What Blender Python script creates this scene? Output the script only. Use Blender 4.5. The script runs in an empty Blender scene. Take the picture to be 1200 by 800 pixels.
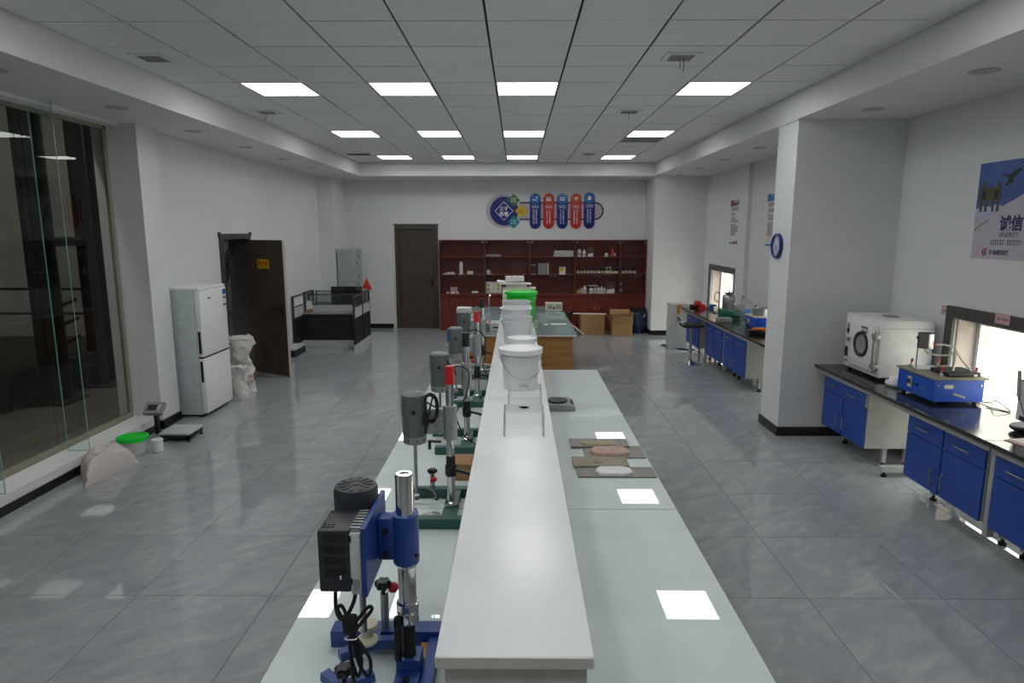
import bpy, bmesh, math, random
from mathutils import Vector, Matrix, noise
PI = math.pi
sc = bpy.context.scene
COL = sc.collection
# ---------------------------------------------------------------- camera
cam = bpy.data.objects.new('camera', bpy.data.cameras.new('camera'))
COL.objects.link(cam)
cam.data.sensor_width = 36
cam.data.lens = 762.9 / 1200 * 36
cam.data.clip_start = 0.05
cam.location = (0, 0, 2.181)
cam.rotation_euler = (PI / 2 - 0.1684, 0, 0.0077)
sc.camera = cam
# ---------------------------------------------------------------- daylight and exposure
PANEL = 10.5          # radiance of the ceiling light panels
SKY = 8.5            # overcast daylight outside the windows
world = bpy.data.worlds.new('overcast_sky')
sc.world = world
world.use_nodes = True
wb = world.node_tree.nodes['Background']
wb.inputs[0].default_value = (1.0, 0.975, 0.93, 1)
wb.inputs[1].default_value = SKY
sc.view_settings.view_transform = 'Standard'
sc.view_settings.look = 'None'
sc.view_settings.gamma = 1
sc.view_settings.use_curve_mapping = False
sc.view_settings.exposure = 0.0

# ---------------------------------------------------------------- materials
def hx(h):
    h = h.lstrip('#')
    o = []
    for i in (0, 2, 4):
        c = int(h[i:i + 2], 16) / 255
        o.append(c / 12.92 if c <= 0.04045 else ((c + 0.055) / 1.055) ** 2.4)
    return o
MATS = {}
def M(name, col, rough=0.5, metal=0.0, var=0.06, vs=12, bump=0.0, bs=120, spec=0.5, coat=0.0, trans=0.0, emit=0.0):
    m = bpy.data.materials.new(name)
    m.use_nodes = True
    nt = m.node_tree
    N, L = nt.nodes, nt.links
    p = N['Principled BSDF']
    c = hx(col) if isinstance(col, str) else list(col)
    tc = N.new('ShaderNodeTexCoord')
    no = N.new('ShaderNodeTexNoise'); no.inputs['Scale'].default_value = vs; no.inputs['Detail'].default_value = 5
    L.new(tc.outputs['Object'], no.inputs['Vector'])
    cr = N.new('ShaderNodeValToRGB')
    cr.color_ramp.elements[0].position = 0.3; cr.color_ramp.elements[1].position = 0.7
    cr.color_ramp.elements[0].color = [max(0, x * (1 - var)) for x in c] + [1]
    cr.color_ramp.elements[1].color = [min(1, x * (1 + var)) for x in c] + [1]
    L.new(no.outputs['Fac'], cr.inputs['Fac'])
    L.new(cr.outputs['Color'], p.inputs['Base Color'])
    p.inputs['Roughness'].default_value = rough
    p.inputs['Metallic'].default_value = metal
    p.inputs['Specular IOR Level'].default_value = spec
    p.inputs['Coat Weight'].default_value = coat
    p.inputs['Transmission Weight'].default_value = trans
    if emit:
        L.new(cr.outputs['Color'], p.inputs['Emission Color'])
        p.inputs['Emission Strength'].default_value = emit
    if bump:
        n2 = N.new('ShaderNodeTexNoise'); n2.inputs['Scale'].default_value = bs; n2.inputs['Detail'].default_value = 3
        L.new(tc.outputs['Object'], n2.inputs['Vector'])
        b = N.new('ShaderNodeBump'); b.inputs['Strength'].default_value = bump; b.inputs['Distance'].default_value = 0.01
        L.new(n2.outputs['Fac'], b.inputs['Height']); L.new(b.outputs['Normal'], p.inputs['Normal'])
    MATS[name] = m
    return m
def thin(name, tint, ior=1.45, haze=0.0, hazecol=(0.9, 0.9, 0.9)):
    # thin sheet: lets light straight through, mirrors at grazing angles, optional milky haze
    m = bpy.data.materials.new(name); m.use_nodes = True
    nt = m.node_tree; N, L = nt.nodes, nt.links
    N.remove(N['Principled BSDF'])
    out = N['Material Output']
    t = N.new('ShaderNodeBsdfTransparent'); t.inputs[0].default_value = (*tint, 1)
    g = N.new('ShaderNodeBsdfGlossy'); g.inputs['Roughness'].default_value = 0.0
    f = N.new('ShaderNodeFresnel'); f.inputs[0].default_value = ior
    mx = N.new('ShaderNodeMixShader')
    src = t
    if haze:
        d = N.new('ShaderNodeBsdfDiffuse'); d.inputs[0].default_value = (*hazecol, 1)
        h = N.new('ShaderNodeMixShader'); h.inputs[0].default_value = haze
        L.new(t.outputs[0], h.inputs[1]); L.new(d.outputs[0], h.inputs[2]); src = h
    ge = N.new('ShaderNodeNewGeometry'); inv = N.new('ShaderNodeMath'); inv.operation = 'SUBTRACT'; inv.inputs[0].default_value = 1.0
    L.new(ge.outputs['Backfacing'], inv.inputs[1])
    pm = N.new('ShaderNodeMath'); pm.operation = 'MULTIPLY'
    L.new(f.outputs[0], pm.inputs[0]); L.new(inv.outputs[0], pm.inputs[1])
    L.new(pm.outputs[0], mx.inputs[0]); L.new(src.outputs[0], mx.inputs[1]); L.new(g.outputs[0], mx.inputs[2])
    L.new(mx.outputs[0], out.inputs[0])
    MATS[name] = m
    return m
def wood(name, c1, c2, rough=0.4, scale=(14, 14, 1.2), spec=0.4):
    m = bpy.data.materials.new(name); m.use_nodes = True
    nt = m.node_tree; N, L = nt.nodes, nt.links
    p = N['Principled BSDF']
    tc = N.new('ShaderNodeTexCoord'); mp = N.new('ShaderNodeMapping'); mp.inputs['Scale'].default_value = scale
    no = N.new('ShaderNodeTexNoise'); no.inputs['Scale'].default_value = 3; no.inputs['Detail'].default_value = 8; no.inputs['Distortion'].default_value = 0.6
    cr = N.new('ShaderNodeValToRGB')
    cr.color_ramp.elements[0].position = 0.3; cr.color_ramp.elements[1].position = 0.72
    cr.color_ramp.elements[0].color = hx(c1) + [1]; cr.color_ramp.elements[1].color = hx(c2) + [1]
    L.new(tc.outputs['Object'], mp.inputs[0]); L.new(mp.outputs[0], no.inputs['Vector']); L.new(no.outputs['Fac'], cr.inputs['Fac'])
    L.new(cr.outputs['Color'], p.inputs['Base Color'])
    p.inputs['Roughness'].default_value = rough; p.inputs['Specular IOR Level'].default_value = spec
    MATS[name] = m
    return m
def marble(name):
    # grey polished porcelain with diagonal cloudy streaks, different on every tile
    m = bpy.data.materials.new(name); m.use_nodes = True
    nt = m.node_tree; N, L = nt.nodes, nt.links
    p = N['Principled BSDF']
    tc = N.new('ShaderNodeTexCoord'); oi = N.new('ShaderNodeObjectInfo')
    mul = N.new('ShaderNodeVectorMath'); mul.operation = 'SCALE'; mul.inputs[0].default_value = (37, 53, 11)
    L.new(oi.outputs['Random'], mul.inputs['Scale'])
    add = N.new('ShaderNodeVectorMath'); add.operation = 'ADD'
    L.new(tc.outputs['Object'], add.inputs[0]); L.new(mul.outputs[0], add.inputs[1])
    mp = N.new('ShaderNodeMapping'); mp.vector_type = 'TEXTURE'; mp.inputs['Rotation'].default_value = (0, 0, 0.7); mp.inputs['Scale'].default_value = (0.85, 0.42, 1)
    L.new(add.outputs[0], mp.inputs[0])
    n1 = N.new('ShaderNodeTexNoise'); n1.inputs['Scale'].default_value = 1.9; n1.inputs['Detail'].default_value = 9; n1.inputs['Distortion'].default_value = 1.4; n1.inputs['Roughness'].default_value = 0.62
    L.new(mp.outputs[0], n1.inputs['Vector'])
    cr = N.new('ShaderNodeValToRGB')
    e = cr.color_ramp.elements
    e[0].position = 0.32; e[0].color = hx('#92969a') + [1]
    e[1].position = 0.72; e[1].color = hx('#b2b5b6') + [1]
    k = e.new(0.5); k.color = hx('#9ea2a5') + [1]
    # finer slanting veins on top of the clouds
    m2 = N.new('ShaderNodeMapping'); m2.vector_type = 'TEXTURE'; m2.inputs['Rotation'].default_value = (0, 0, 0.6); m2.inputs['Scale'].default_value = (0.6, 0.17, 1)
    L.new(add.outputs[0], m2.inputs[0])
    n2 = N.new('ShaderNodeTexNoise'); n2.inputs['Scale'].default_value = 2.4; n2.inputs['Detail'].default_value = 8; n2.inputs['Distortion'].default_value = 1.0
    L.new(m2.outputs[0], n2.inputs['Vector'])
    bl = N.new('ShaderNodeMix'); bl.inputs[0].default_value = 0.3
    L.new(n1.outputs['Fac'], bl.inputs[2]); L.new(n2.outputs['Fac'], bl.inputs[3])
    L.new(bl.outputs[0], cr.inputs['Fac']); L.new(cr.outputs['Color'], p.inputs['Base Color'])
    p.inputs['Roughness'].default_value = 0.006
    p.inputs['Specular IOR Level'].default_value = 0.8
    MATS[name] = m
    return m
def emitter(name, col, s):
    m = bpy.data.materials.new(name); m.use_nodes = True
    N, L = m.node_tree.nodes, m.node_tree.links
    N.remove(N['Principled BSDF'])
    e = N.new('ShaderNodeEmission'); e.inputs[0].default_value = (*col, 1); e.inputs[1].default_value = s
    L.new(e.outputs[0], N['Material Output'].inputs[0])
    MATS[name] = m
    return m
M('wall_paint', '#d9dbdc', 0.7, var=0.015, vs=3, bump=0.03, bs=260)
M('soffit_paint', '#d9dbda', 0.75, var=0.012, vs=3)
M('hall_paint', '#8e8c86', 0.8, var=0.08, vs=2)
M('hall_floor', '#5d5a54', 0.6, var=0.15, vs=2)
M('ceiling_tile', '#e3e6e5', 0.85, var=0.03, vs=160, bump=0.25, bs=300)
M('ceiling_gap', '#262929', 0.8)
M('grout', '#232526', 0.7)
M('skirting', '#0b0c0d', 0.35)
M('exterior_wall', '#cfcac0', 0.9, var=0.05, vs=1)
M('exterior_ground', '#b9b4ab', 0.9, var=0.08, vs=2)
marble('floor_marble')
emitter('light_diffuser', (1.0, 1.0, 1.0), PANEL)
emitter('hall_fill_light', (1.0, 0.96, 0.9), 70.0)  # glow of the added fill lamps that lift the dark hall
M('white_metal', '#dfe1e1', 0.35)
M('dark_steel', '#2c2e30', 0.5, 0.3, var=0.15, vs=6)
M('dark_slot', '#151617', 0.7)
M('vent_grey', '#8c8f8f', 0.5)
M('red_ribbon', '#8f3a30', 0.6)
M('tan_frame', '#8b8877', 0.5)
M('dark_frame', '#444240', 0.45)
M('stone_reveal', '#b3a69f', 0.6)
thin('window_glass', (0.93, 0.96, 0.94), 1.5)
thin('hall_glass', (0.8, 0.82, 0.79), 1.39)
thin('fin_glass', (0.93, 0.97, 0.95), 1.25)
M('glass_edge', '#79aaa0', 0.15)
wood('door_wood', '#453a32', '#54483e', 0.4, (9, 9, 0.7))
wood('red_wood', '#60251c', '#7d3628', 0.35, (10, 10, 0.6))
wood('oak', '#9a6a38', '#b5854c', 0.45, (0.8, 8, 8))
thin('cabinet_glass', (0.96, 0.96, 0.96), 1.38)
M('glass_top', '#d3dfdd', 0.0, var=0.04, vs=5, spec=0.85)
M('glass_top_side', '#5f8680', 0.15)
M('ledge_white', '#e6e8e9', 0.22, var=0.015, vs=4)
M('ledge_edge', '#cfc9c1', 0.4)
M('black_top', '#232427', 0.13, var=0.15, vs=40, spec=0.65)
M('bench_grey', '#a7a9a6', 0.45)
M('lab_blue', (0.009, 0.06, 0.33), 0.4, var=0.05, vs=8)
M('chrome', '#d5d6d8', 0.12, 1.0, var=0.03)
M('steel', '#a9aaa9', 0.3, 1.0, var=0.08)
M('rough_aluminium', '#a3a7a7', 0.45, 0.85, var=0.1, vs=30)
M('motor_grey', '#5d6766', 0.42, var=0.08, vs=60, bump=0.05)
M('base_green', '#22574f', 0.4, var=0.1)
M('stand_blue', (0.012, 0.05, 0.24), 0.4, var=0.1)
M('machine_blue', (0.012, 0.09, 0.55), 0.38, var=0.05)
M('black_plastic', '#161718', 0.4)
M('dark_plastic', '#2a2e33', 0.45)
M('rubber', '#111213', 0.6)
M('red_plastic', '#c4202a', 0.35)
M('white_plastic', '#e9eaec', 0.3, var=0.02)
M('cream_plastic', '#d9d5bb', 0.4)
M('grey_plastic', '#8d9090', 0.4)
M('light_grey_plastic', '#c3c6c6', 0.4)
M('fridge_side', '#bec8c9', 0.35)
M('soft_grey', '#a9acab', 0.6)
M('green_plastic', (0.0, 0.62, 0.03), 0.35, var=0.03)
M('teal_plastic', '#126a55', 0.35)
M('sheet_white', '#e2e2de', 0.55)
M('paper_pink', '#c9a2a4', 0.7)
M('print_dark', '#2b2a33', 0.6)
M('print_white', '#e8e8f2', 0.5)
thin('acrylic', (0.97, 0.98, 0.98), 1.5, 0.06)
thin('clear_glass', (0.93, 0.95, 0.95), 1.35, 0.03)
thin('milky_plastic', (0.95, 0.96, 0.97), 1.25, 0.55, (0.82, 0.84, 0.86))
thin('panel_glass', (0.84, 0.89, 0.89), 1.35, 0.06, (0.45, 0.5, 0.5))
M('cardboard', '#a07d55', 0.75, var=0.08, vs=8)
M('drum_blue', '#1d2f57', 0.4)
M('woven_white', '#d2d0cc', 0.7, var=0.06, vs=25, bump=0.4, bs=40)
M('woven_pink', '#c6bdb8', 0.65, var=0.06, vs=40, bump=0.3, bs=90)
M('locker_grey', '#a6abad', 0.4)
M('desk_black', '#1a1b1d', 0.5)
M('desk_top', '#8e8c88', 0.4)
M('screen_black', '#0b0c0f', 0.25)
M('flag_red', '#d6301f', 0.6)
M('orange_plastic', '#d77a1e', 0.4)
M('yellow_plastic', '#d8b522', 0.4)
M('brown_glass', '#24150d', 0.15)
M('label_paper', '#cfc9b5', 0.7)
M('plate_grey', '#86837d', 0.5, 0.3, var=0.12, vs=14)
M('plate_tan', '#8b836f', 0.6, var=0.15, vs=14)
M('clay_pink', '#b3998d', 0.8, var=0.12, vs=40, bump=0.5, bs=60)
M('clay_tan', '#9a8f76', 0.8, var=0.12, vs=30, bump=0.3, bs=60)
M('clay_white', '#d9dad8', 0.8, var=0.06, vs=40, bump=0.5, bs=60)
M('sign_blue', '#0a1a6e', 0.2, coat=0.3)
M('sign_halo', '#b7aab4', 0.35)
M('sign_sky', '#0f62ad', 0.2, coat=0.3)
M('sign_red', '#b3201c', 0.2, coat=0.3)
M('sign_orange', '#b4481c', 0.2, coat=0.3)
M('sign_green', '#0d6a2a', 0.2, coat=0.3)
M('sign_yellow', '#cdaa13', 0.25)
M('sign_teal', '#1c7f95', 0.2, coat=0.3)
M('poster_sky', '#3a5c9c', 0.35, var=0.25, vs=3)
M('poster_snow', '#a9b4cf', 0.4, var=0.15, vs=6)
M('poster_paper', '#b9b3bd', 0.4)
M('bronze', '#4b4a27', 0.4, var=0.25, vs=30)
M('bird_dark', '#1c2020', 0.5)
M('poster_navy', '#141a5c', 0.4)
M('poster_brown', '#6d3b2c', 0.4)
M('poster_white', '#d8d6d2', 0.45)
M('poster_blue', '#2f76ad', 0.4)
M('clock_blue', '#16256f', 0.3)
M('clock_face', '#b9c3d2', 0.3)
M('sample_pink', '#c99b8b', 0.7)

# ---------------------------------------------------------------- mesh building
class MB:
    def __init__(s, t=None, local=False):
        s.v = []; s.f = []; s.t = t
        s.o = Vector((0, 0, 0)) if (t is None or local) else Vector(t.location)
    def add(s, v, f):
        k = len(s.v)
        s.v += [tuple(p) for p in v]
        s.f += [tuple(i + k for i in q) for q in f]
        return s
    def box(s, x0, x1, y0, y1, z0, z1):
        return s.add([(x0, y0, z0), (x1, y0, z0), (x1, y1, z0), (x0, y1, z0), (x0, y0, z1), (x1, y0, z1), (x1, y1, z1), (x0, y1, z1)],
                     [(0, 3, 2, 1), (4, 5, 6, 7), (0, 1, 5, 4), (1, 2, 6, 5), (2, 3, 7, 6), (3, 0, 4, 7)])
    def rbox(s, x0, x1, y0, y1, z0, z1, r=0.01, seg=2):
        bm = bmesh.new()
        bmesh.ops.create_cube(bm, size=1)
        for v in bm.verts:
            v.co = Vector(((x0 + x1) / 2 + v.co.x * (x1 - x0), (y0 + y1) / 2 + v.co.y * (y1 - y0), (z0 + z1) / 2 + v.co.z * (z1 - z0)))
        bmesh.ops.bevel(bm, geom=bm.edges[:], offset=r, segments=seg, affect='EDGES', profile=0.5)
        bm.verts.index_update()
        s.add([v.co[:] for v in bm.verts], [[v.index for v in f.verts] for f in bm.faces])
        bm.free()
        return s
    def obox(s, c, ax, ay, az, hx_, hy, hz):
        c, ax, ay, az = Vector(c), Vector(ax).normalized(), Vector(ay).normalized(), Vector(az).normalized()
        v = [c + ax * hx_ * a + ay * hy * b + az * hz * d for d in (-1, 1) for a, b in ((-1, -1), (1, -1), (1, 1), (-1, 1))]
        return s.add(v, [(0, 3, 2, 1), (4, 5, 6, 7), (0, 1, 5, 4), (1, 2, 6, 5), (2, 3, 7, 6), (3, 0, 4, 7)])
    def bar(s, p0, p1, w, h, up=(0, 0, 1)):
        p0, p1 = Vector(p0), Vector(p1)
        d = (p1 - p0); u = Vector(up)
        side = d.cross(u)
        if side.length < 1e-6: side = d.cross(Vector((1, 0, 0)))
        side.normalize(); u2 = side.cross(d).normalized()
        return s.obox((p0 + p1) / 2, d, side, u2, d.length / 2, w / 2, h / 2)
    def cyl(s, p0, p1, r0, r1=None, n=16, caps=True):
        if r1 is None: r1 = r0
        p0, p1 = Vector(p0), Vector(p1)
        d = (p1 - p0).normalized()
        a = d.orthogonal().normalized(); b = d.cross(a)
        v = [];
        for p, r in ((p0, r0), (p1, r1)):
            v += [p + (a * math.cos(2 * PI * i / n) + b * math.sin(2 * PI * i / n)) * r for i in range(n)]
        f = [(i, (i + 1) % n, n + (i + 1) % n, n + i) for i in range(n)]
        if caps: f += [tuple(range(n - 1, -1, -1)), tuple(range(n, 2 * n))]
        return s.add(v, f)
    def lathe(s, prof, c=(0, 0, 0), n=28, axis='z'):
        v = []; f = []
        m = len(prof)
        for r, z in prof:
            for i in range(n):
                a = 2 * PI * i / n
                p = (r * math.cos(a), r * math.sin(a), z)
                if axis == 'x': p = (p[2], p[0], p[1])
                if axis == 'y': p = (p[0], p[2], p[1])
                v.append((p[0] + c[0], p[1] + c[1], p[2] + c[2]))
        for j in range(m - 1):
            for i in range(n):
                f.append((j * n + i, j * n + (i + 1) % n, (j + 1) * n + (i + 1) % n, (j + 1) * n + i))
        f.append(tuple(range(n - 1, -1, -1))); f.append(tuple((m - 1) * n + i for i in range(n)))
        return s.add(v, f)
    def ball(s, c, r, n=12, sq=(1, 1, 1)):
        pr = [(max(1e-4, r * math.sin(PI * j / n)), -r * math.cos(PI * j / n)) for j in range(n + 1)]
        k = len(s.v)
        s.lathe(pr, (0, 0, 0), n * 2)
        for i in range(k, len(s.v)):
            p = s.v[i]; s.v[i] = (c[0] + p[0] * sq[0], c[1] + p[1] * sq[1], c[2] + p[2] * sq[2])
        return s
    def tube(s, pts, r, n=6, smooth=4, closed=False):
        P = [Vector(p) for p in pts]
        if smooth and len(P) > 2:
            Q = []
            K = len(P)
            rng = K if closed else K - 1
            for i in range(rng):
                p1, p2 = P[i], P[(i + 1) % K]
                p0 = P[i - 1] if (i > 0 or closed) else p1
                p3 = P[(i + 2) % K] if (i + 2 < K or closed) else p2
                for j in range(smooth):
                    t = j / smooth
                    Q.append(0.5 * ((2 * p1) + (p2 - p0) * t + (2 * p0 - 5 * p1 + 4 * p2 - p3) * t * t + (3 * p1 - p0 - 3 * p2 + p3) * t ** 3))
            if not closed: Q.append(P[-1])
            P = Q
        K = len(P); v = []; f = []
        prev = None
        for i in range(K):
            if closed: d = P[(i + 1) % K] - P[i - 1]
            else: d = P[min(i + 1, K - 1)] - P[max(i - 1, 0)]
            if d.length < 1e-9: d = Vector((0, 0, 1))
            d.normalize()
            a = (prev - d * prev.dot(d)) if prev else d.orthogonal()
            if a.length < 1e-6: a = d.orthogonal()
            a.normalize(); prev = a
            b = d.cross(a)
            v += [P[i] + (a * math.cos(2 * PI * j / n) + b * math.sin(2 * PI * j / n)) * r for j in range(n)]
        for i in range(K if closed else K - 1):
            for j in range(n):
                q = ((i + 1) % K) * n
                f.append((i * n + j, i * n + (j + 1) % n, q + (j + 1) % n, q + j))
        if not closed:
            f.append(tuple(range(n - 1, -1, -1))); f.append(tuple((K - 1) * n + j for j in range(n)))
        return s.add(v, f)
    def prism(s, poly, d0, d1, plane='xz'):
        # polygon in a plane pulled out between d0 and d1 along the third axis
        def P(a, b, d):
            return {'xz': (a, d, b), 'xy': (a, b, d), 'yz': (d, a, b)}[plane]
        n = len(poly)
        v = [P(a, b, d0) for a, b in poly] + [P(a, b, d1) for a, b in poly]
        f = [tuple(range(n)), tuple(range(2 * n - 1, n - 1, -1))] + [(i, (i + 1) % n, n + (i + 1) % n, n + i) for i in range(n)]
        return s.add(v, f)
    def mesh(s, name, mat, origin):
        me = bpy.data.meshes.new(name)
        o = origin
        me.from_pydata([(p[0] - o[0], p[1] - o[1], p[2] - o[2]) for p in s.v], [], s.f)
        bm = bmesh.new(); bm.from_mesh(me)
        bmesh.ops.recalc_face_normals(bm, faces=bm.faces[:])
        bm.to_mesh(me); bm.free()
        for p in me.polygons: p.use_smooth = True
        me.set_sharp_from_angle(angle=math.radians(38))
        me.materials.append(MATS[mat])
        return me
    def build(s, name, mat, par=None):
        p = par or s.t
        if p is None:
            xs, ys, zs = zip(*s.v)
            o = ((min(xs) + max(xs)) / 2, (min(ys) + max(ys)) / 2, min(zs))
        else: o = s.o
        ob = bpy.data.objects.new(name, s.mesh(name, mat, o))
        COL.objects.link(ob)
        if p is None: ob.location = o
        else: ob.parent = p
        return ob
def tag(o, label, cat, group=None, kind=None):
    o['label'] = label
    o['category'] = cat
    if group: o['group'] = group
    if kind: o['kind'] = kind
    return o
def thing(name, label, cat, loc=(0, 0, 0), rz=0.0, group=None):
    o = bpy.data.objects.new(name, None)
    COL.objects.link(o)
    o.empty_display_size = 0.1
    o.location = loc; o.rotation_euler = (0, 0, rz)
    return tag(o, label, cat, group)
def struct(o):
    o['kind'] = 'structure'
    return o
def shared(src, loc, par, rz=0.0):
    c = src.copy(); COL.objects.link(c); c.parent = par; c.location = loc; c.rotation_euler = (0, 0, rz)
    return c
def copy_tree(o, parent=None):
    c = o.copy(); COL.objects.link(c); c.parent = parent
    for ch in list(o.children): copy_tree(ch, c)
    return c
def dup(root, loc, rz=None, label=None):
    c = copy_tree(root); c.location = loc
    if rz is not None: c.rotation_euler = (0, 0, rz)
    if label: c['label'] = label
    return c
RN = random.Random(7)
def glyph_marks(mb, x, z, s, y=0.0, rng=RN, t=0.0008):
    # one illegible printed character: a few crossing strokes filling a cell of size s
    w = s * 0.13
    for k in range(3):
        if rng.random() < 0.85:
            zz = z + s * (0.12 + 0.33 * k); a = rng.uniform(0, 0.18) * s
            mb.box(x + a, x + s * 0.92 - a, y - t, y, zz, zz + w)
    for k in range(2):
        if rng.random() < 0.85:
            xx = x + s * (0.2 + 0.45 * k + rng.uniform(-0.1, 0.1)); a = rng.uniform(0, 0.2) * s
            mb.box(xx, xx + w, y - t, y, z + a, z + s * 0.95 - a)
def lettering(body, size, mat, parent, loc, name='lettering', rot=(PI / 2, 0, 0), align='LEFT', bold=0.0, shear=0.0):
    cu = bpy.data.curves.new(name, 'FONT')
    cu.body = body; cu.size = size; cu.align_x = align; cu.offset = bold; cu.shear = shear
    cu.extrude = 0.0006; cu.resolution_u = 3
    tmp = bpy.data.objects.new(name, cu); COL.objects.link(tmp)
    bpy.context.view_layer.update()
    me = bpy.data.meshes.new_from_object(tmp.evaluated_get(bpy.context.evaluated_depsgraph_get()))
    bpy.data.objects.remove(tmp); bpy.data.curves.remove(cu)
    me.materials.clear(); me.materials.append(MATS[mat])
    ob = bpy.data.objects.new(name, me); COL.objects.link(ob)
    ob.parent = parent; ob.location = loc; ob.rotation_euler = rot
    return ob
# ================================================================ THE SETTING
XL, XR, YB, YF = -4.12, 3.9, 14.65, -2.6
CX0, CY0, CZ, SZ = -0.2047, 4.5753, 3.542, 3.28
SL, SR, SB = CX0 - 3.0, CX0 + 3.0, CY0 + 9.0 + 0.03
# ---- floor: dark grout bed with polished 0.8 m tiles standing just proud of it
floor = struct(MB().box(-4.3, 4.05, YF - 0.1, YB + 0.1, -0.08, -0.004).build('floor', 'grout'))
fl0 = floor.location
TX, TY = 0.811, 0.79
gx, gy = -0.681, 3.62          # a tile corner
tb = MB().box(-TX / 2 + 0.0018, TX / 2 - 0.0018, -TY / 2 + 0.0018, TY / 2 - 0.0018, -0.03, 0)
tile_mesh = None
for i in range(-5, 7):
    for j in range(-8, 15):
        cx, cy = gx + TX * (i + 0.5), gy + TY * (j + 0.5)
        if cx < -4.4 or cx > 4.1 or cy < -2.7 or cy > YB + 0.2: continue
        x0, x1 = max(cx - TX / 2, -4.3), min(cx + TX / 2, 4.05)
        y0, y1 = max(cy - TY / 2, YF - 0.1), min(cy + TY / 2, YB + 0.1)
        full = (x1 - x0 > TX - 1e-4) and (y1 - y0 > TY - 1e-4)
        if full:
            if tile_mesh is None: tile_mesh = tb.mesh('floor_tile', 'floor_marble', (0, 0, 0))
            me = tile_mesh
        else:
            me = MB().box(x0 - cx + 0.0018, x1 - cx - 0.0018, y0 - cy + 0.0018, y1 - cy - 0.0018, -0.03, 0).mesh('floor_tile', 'floor_marble', (0, 0, 0))
        o = bpy.data.objects.new('floor_tile', me); COL.objects.link(o)
        o.parent = floor; o.location = (cx - fl0.x, cy - fl0.y, -fl0.z)
# ---- ceiling: dark grid backing, mineral tiles, plaster soffits around
ceiling = struct(MB().box(SL - 0.02, SR + 0.02, CY0 - 6.0, SB + 0.02, CZ + 0.012, CZ + 0.06).build('ceiling', 'ceiling_gap'))
c0 = ceiling.location
LIGHTS = {(k, r) for k in (-4, -2, 0, 3) for r in (-7, -2, 3, 8, 13)}
OPEN = {(3, 9)}
ct = MB().box(-0.2915, 0.2915, -0.2935, 0.2935, 0, 0.011).mesh('ceiling_tile', 'ceiling_tile', (0, 0, 0))
for k in range(-5, 5):
    for r in range(-10, 15):
        if (k, r) in LIGHTS or (k, r) in OPEN: continue
        o = bpy.data.objects.new('ceiling_tile', ct); COL.objects.link(o)
        o.parent = ceiling
        o.location = (CX0 + 0.6 * k + 0.3 - c0.x, CY0 + 0.6 * r + 0.3 - c0.y, CZ - c0.z + 0.0008 * ((k * 7 + r * 3) % 4))
def spart(parent, name, mat, *boxes):
    mb = MB(parent)
    for b in boxes: mb.box(*b)
    return mb.build(name, mat)
spart(ceiling, 'soffit', 'soffit_paint', (-4.5, SL, YF, SB, SZ, CZ + 0.1))
spart(ceiling, 'soffit', 'soffit_paint', (SR, 4.2, YF, SB, SZ, CZ + 0.1))
spart(ceiling, 'soffit', 'soffit_paint', (-4.5, 4.2, SB, YB + 0.2, SZ, CZ + 0.1))
spart(ceiling, 'soffit', 'soffit_paint', (SL, SR, YF, CY0 - 6.0, SZ, CZ + 0.1))
spart(ceiling, 'roof_slab', 'soffit_paint', (-4.5, 4.2, YF - 0.2, YB + 0.2, CZ + 0.1, CZ + 0.2))
spart(ceiling, 'curtain_track', 'white_metal', (-4.235, -4.185, 1.7, 6.97, SZ - 0.025, SZ - 0.001))
# ---- walls
WT = CZ + 0.1
wall_left = struct(MB().box(-4.42, XL, YF, 1.6, 0, WT).box(-4.42, XL, 1.6, 6.98, 3.25, WT).box(-4.42, XL, 1.6, 6.98, -0.05, 0.0)
                   .box(-4.42, XL, 6.98, 9.14, 0, WT).box(-4.42, XL, 9.14, 10.02, 2.06, WT).box(-4.42, XL, 10.02, YB + 0.2, 0, WT).build('wall_left', 'wall_paint'))
spart(wall_left, 'pillar', 'wall_paint', (XL, -3.95, 6.98, 7.36, 0, SZ))
spart(wall_left, 'pillar', 'wall_paint', (XL, -3.8, SB + 0.06, YB, 0, SZ))
wall_back = struct(MB().box(-4.42, -2.72, YB, YB + 0.2, 0, WT).box(-2.72, -1.76, YB, YB + 0.2, 2.3, WT).box(-1.76, 4.2, YB, YB + 0.2, 0, WT)
                   .box(-2.72, -1.76, YB + 0.065, YB + 0.2, -.07, 2.3).build('wall_back', 'wall_paint'))
def wall_with(openings):
    mb = MB(); y = YF
    for a, b, z0, z1 in openings:
        mb.box(XR, 4.2, y, a, 0, WT).box(XR, 4.2, a, b, -0.05, z0).box(XR, 4.2, a, b, z1, WT)
        y = b
    return mb.box(XR, 4.2, y, YB + 0.2, 0, WT)
WINS = [(3.5, 5.77, 0.3, 1.42), (7.85, 9.75, 0.3, 1.42), (11.72, 13.15, 0.3, 1.42)]
wall_right = struct(wall_with(WINS).build('wall_right', 'wall_paint'))
spart(wall_right, 'pillar', 'wall_paint', (2.81, XR, 6.79, 7.29, 0, SZ))
spart(wall_right, 'pillar_upper', 'wall_paint', (SR + 0.001, 2.8125, 6.79, 7.29, SZ - 0.01, CZ + 0.02))
spart(wall_right, 'pillar', 'wall_paint', (2.83, XR, SB + 0.06, YB, 0, SZ))
spart(wall_right, 'pilaster', 'wall_paint', (XR - 0.07, XR, 11.08, 11.5, 0, SZ))
wall_front = struct(MB().box(-4.42, 4.2, YF - 0.2, YF, 0, WT).build('wall_front', 'wall_paint'))
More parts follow.
